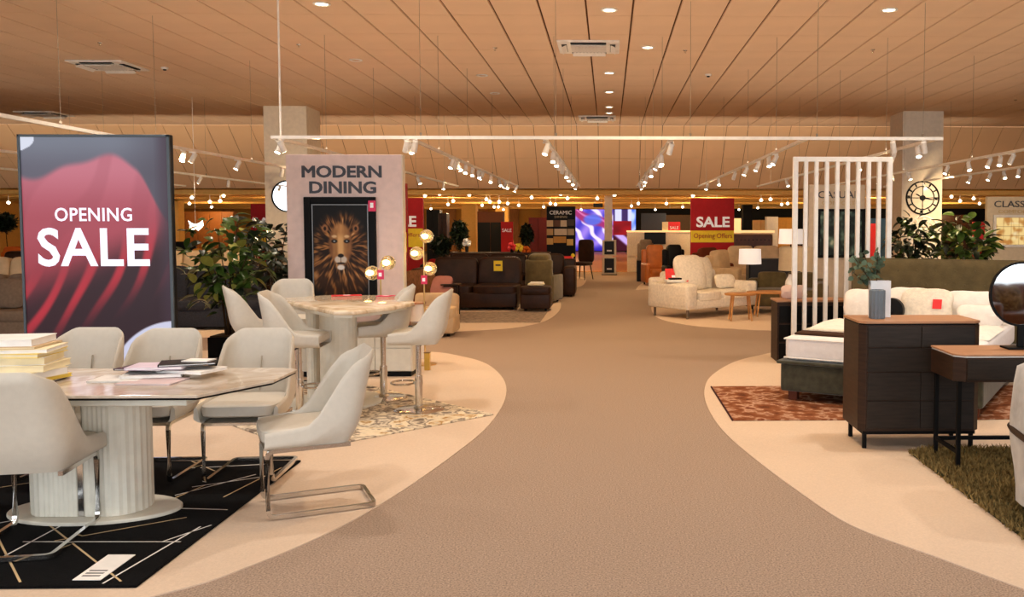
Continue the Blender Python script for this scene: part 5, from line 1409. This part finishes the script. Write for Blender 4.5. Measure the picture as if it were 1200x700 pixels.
t = thing('sideboard', 'black side cabinet behind the green sofa', 'cabinet', (sx(908, 19.0), 19.0, G)); bx('body', M('slate_cabinet', (44, 44, 48), .5), t, -.55, .55, 0, .4, 0, .90, .01)
for k in range(2): bx('drawer_front', M('slate_cabinet', (0, 0, 0)), t, -.53, .53, -.015, 0, .1 + k * .4, .48 + k * .4, .004)
gs = sofa('sofa', 'olive green velvet sofa behind the oak coffee table', 'sofa', (sx(922, 16.75), 16.75, G), R(-12), 1.5, .9, .44, .72, .2, .56, 2, m_olive, leg=.12)
def table_lamp(label, px, ytop, ybot, hwpx, d, shade_m, zbase, foot_m):
    a, b = at(px, ytop, d), at(px, ybot, d); hw = hwpx * d / F
    t = thing('table_lamp', label, 'lamp', (a.x, d, zbase)); h0, h1 = b.z - zbase, a.z - zbase
    m = MB(); m.lathe([(hw * 1.03, h0), (hw * .97, h1), (hw * .95, h1), (hw * 1.01, h0)], n=32, cap=False); m.build('lamp_shade', shade_m, t, smooth=30)
    m = MB(); m.ell((0, 0, (h0 + h1) / 2), .05, .05, .06, 12, 8); m.build('bulb', m_glow, t, smooth=True)
    m = MB(); m.lathe([(.11, 0), (.11, .015), (.018, .03), (.012, h0 * .6), (.012, (h0 + h1) / 2 - .05)], n=20); m.build('base', foot_m, t, smooth=30)
    return t
table_lamp('floor lamp with white drum shade and dark foot behind the cream sofa', 879, 292, 309.5, 13, 18.4, m_shade, G, m_black)
table_lamp('tall lamp with white drum shade seen through the left slats', 927, 268.5, 286, 14, 19.0, m_shade, .007 + .905, m_black)
table_lamp('lamp with large taupe drum shade behind the left slats', 934, 290, 317, 21, 16.0, m_shade2, G, m_oak)
p = at(931, 345, 14.4); t = thing('vase', 'small white pear shaped vase behind the left slats', 'vase', (p.x, 15.9, .448)); m = MB(); m.lathe([(.04, 0), (.09, .08), (.08, .18), (.03, .27), (.025, .3)], n=20); m.build('body', m_vase_white, t, smooth=True)
t.location.x = sx(926, 15.9)
# far black wardrobes and glowing niches along the dark wall
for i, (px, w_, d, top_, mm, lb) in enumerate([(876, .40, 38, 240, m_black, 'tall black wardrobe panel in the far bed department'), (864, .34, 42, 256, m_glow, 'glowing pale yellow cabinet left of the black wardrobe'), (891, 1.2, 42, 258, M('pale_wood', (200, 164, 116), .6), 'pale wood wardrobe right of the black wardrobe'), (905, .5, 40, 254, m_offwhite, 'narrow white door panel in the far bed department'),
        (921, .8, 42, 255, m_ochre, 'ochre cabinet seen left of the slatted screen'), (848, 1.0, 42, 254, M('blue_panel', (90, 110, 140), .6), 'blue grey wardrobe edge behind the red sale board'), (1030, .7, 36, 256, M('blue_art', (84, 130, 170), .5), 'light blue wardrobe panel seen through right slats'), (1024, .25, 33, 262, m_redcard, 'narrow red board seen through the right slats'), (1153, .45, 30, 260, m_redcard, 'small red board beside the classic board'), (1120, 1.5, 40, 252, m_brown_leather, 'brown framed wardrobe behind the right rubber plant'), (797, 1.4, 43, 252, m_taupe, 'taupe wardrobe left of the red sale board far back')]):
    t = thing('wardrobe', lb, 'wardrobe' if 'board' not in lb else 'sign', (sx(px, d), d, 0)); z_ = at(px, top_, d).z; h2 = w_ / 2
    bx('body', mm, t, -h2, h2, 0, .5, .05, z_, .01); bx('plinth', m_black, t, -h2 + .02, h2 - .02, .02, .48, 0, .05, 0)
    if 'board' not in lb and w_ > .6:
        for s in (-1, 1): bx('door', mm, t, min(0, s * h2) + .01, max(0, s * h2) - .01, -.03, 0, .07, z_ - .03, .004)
# far left centre: dark wood cabinet, plants, bookcase
for px, w_, d, top_, mm, lb in [(575, 1.2, 42, 248, M('walnut_far', (92, 48, 22), .6), 'far brown wardrobe with a dark opening left of the small red board'), (631, .85, 40, 255, M('burgundy', (74, 16, 22), .6), 'far burgundy bookcase left of the black ceramic stand'), (508, .5, 34, 246, m_black, 'tall dark mirror panel right of the red sale boards'), (519, .28, 30, 250, m_brown_leather, 'slim brown wardrobe panel beside the tall dark mirror'), (240, 2.6, 40, 248, M('wood_panel_far', (120, 72, 30), .6), 'wood panelled wardrobe wall far left behind the plant')]:
    t = thing('wardrobe', lb, 'wardrobe', (sx(px, d), d, 0)); z_ = at(px, top_, d).z; h2 = w_ / 2
    bx('body', mm, t, -h2, h2, 0, .5, .05, z_, .01); bx('plinth', m_black, t, -h2 + .02, h2 - .02, .02, .48, 0, .05, 0)
    n = max(2, int(w_ / .5))
    for k in range(n): bx('door', m_black if px == 575 and z_ else mm, t, -h2 + w_ * k / n + .01, -h2 + w_ * (k + 1) / n - .01, -.03, 0, .07, z_ - (.5 if px == 575 else .05), .004)
far_plant('dark leafy plant behind the brown sofas, left one', 538, 258, 292, 24, 20, 31, group='far plants')
far_plant('dark leafy plant behind the brown sofas, right one beside the burgundy bookcase', 617, 262, 288, 28, 15, 32, group='far plants')
far_plant('dark plant far back at the left edge beside the sale screen', 6, 250, 272, 24, 22, 33, group='far plants')
far_plant('low dark plant behind the globe floor lamp', 517, 276, 300, 21.8, 22, 34, group='far plants')
for i, (px, py, d, c, lb) in enumerate([(547, 284, 23.5, m_paper, 'white flower arrangement behind the brown sofas'), (608, 290, 23.0, m_yellow, 'yellow flower arrangement on the console behind the brown sofas'), (617, 293, 23.0, M('orange_fabric', (0, 0, 0)), 'orange flower arrangement right of the yellow one'), (600, 289, 23.0, m_redcard, 'pink red flower arrangement left of the yellow one')]):
    p = at(px, py, d); t = thing('flower_arrangement', lb, 'flowers', (p.x, d, .93))
    h = p.z - .93
    m = MB(); m.lathe([(.04, 0), (.05, max(.05, h * .5)), (.03, max(.06, h * .6))], n=12); m.build('vase', m_black, t, smooth=True)
    m = MB()
    for k in range(7): m.ell((COS(k * 2.4) * .06, SIN(k * 2.4) * .05, h + .05 * SIN(k)), .06, .05, .06, 8, 6)
    m.build('blossom', c, t, smooth=True)
cn = thing('console_table', 'long dark console behind the brown sofas', 'table', (sx(585, 23.2), 23.2, G)); bx('tabletop', m_brown_leather, cn, -1.3, 1.3, -.35, .35, .86, .922, .004)
for s in (-1.2, 1.1): bx('leg', m_black, cn, s, s + .1, -.3, .3, 0, .86, .004)
# seating behind the camera that shows only in the round mirror
sofa('sofa', 'tan leather sofa near the shop front, seen only in the round table mirror', 'sofa', (7.0, -3.2, .001), PI - .35, 2.0, .95, .46, .9, .2, .62, 2, M('mirror_sofa', (120, 72, 40), .45))
cushion('cushion', 'brown patterned cushion on the tan sofa reflected in the round table mirror', 'cushion', (6.7, -2.95, .47), PI - .35, .5, .42, .16, .3, M_ramp('damask', [(.4, (70, 50, 32)), (.5, (190, 160, 110)), (.6, (60, 44, 30))], 9, .8, 3))
# shop front glazing frame behind the camera
fr = MB()
for k in range(-6, 7): fr.box(k * 4 - .05, k * 4 + .05, -5.0, -4.9, 0, CZ)
fr.box(-26, 24, -5.0, -4.9, CZ - .1, CZ); fr.box(-26, 24, -5.0, -4.9, 0, .1)
struct(fr.build('window_1', m_white))
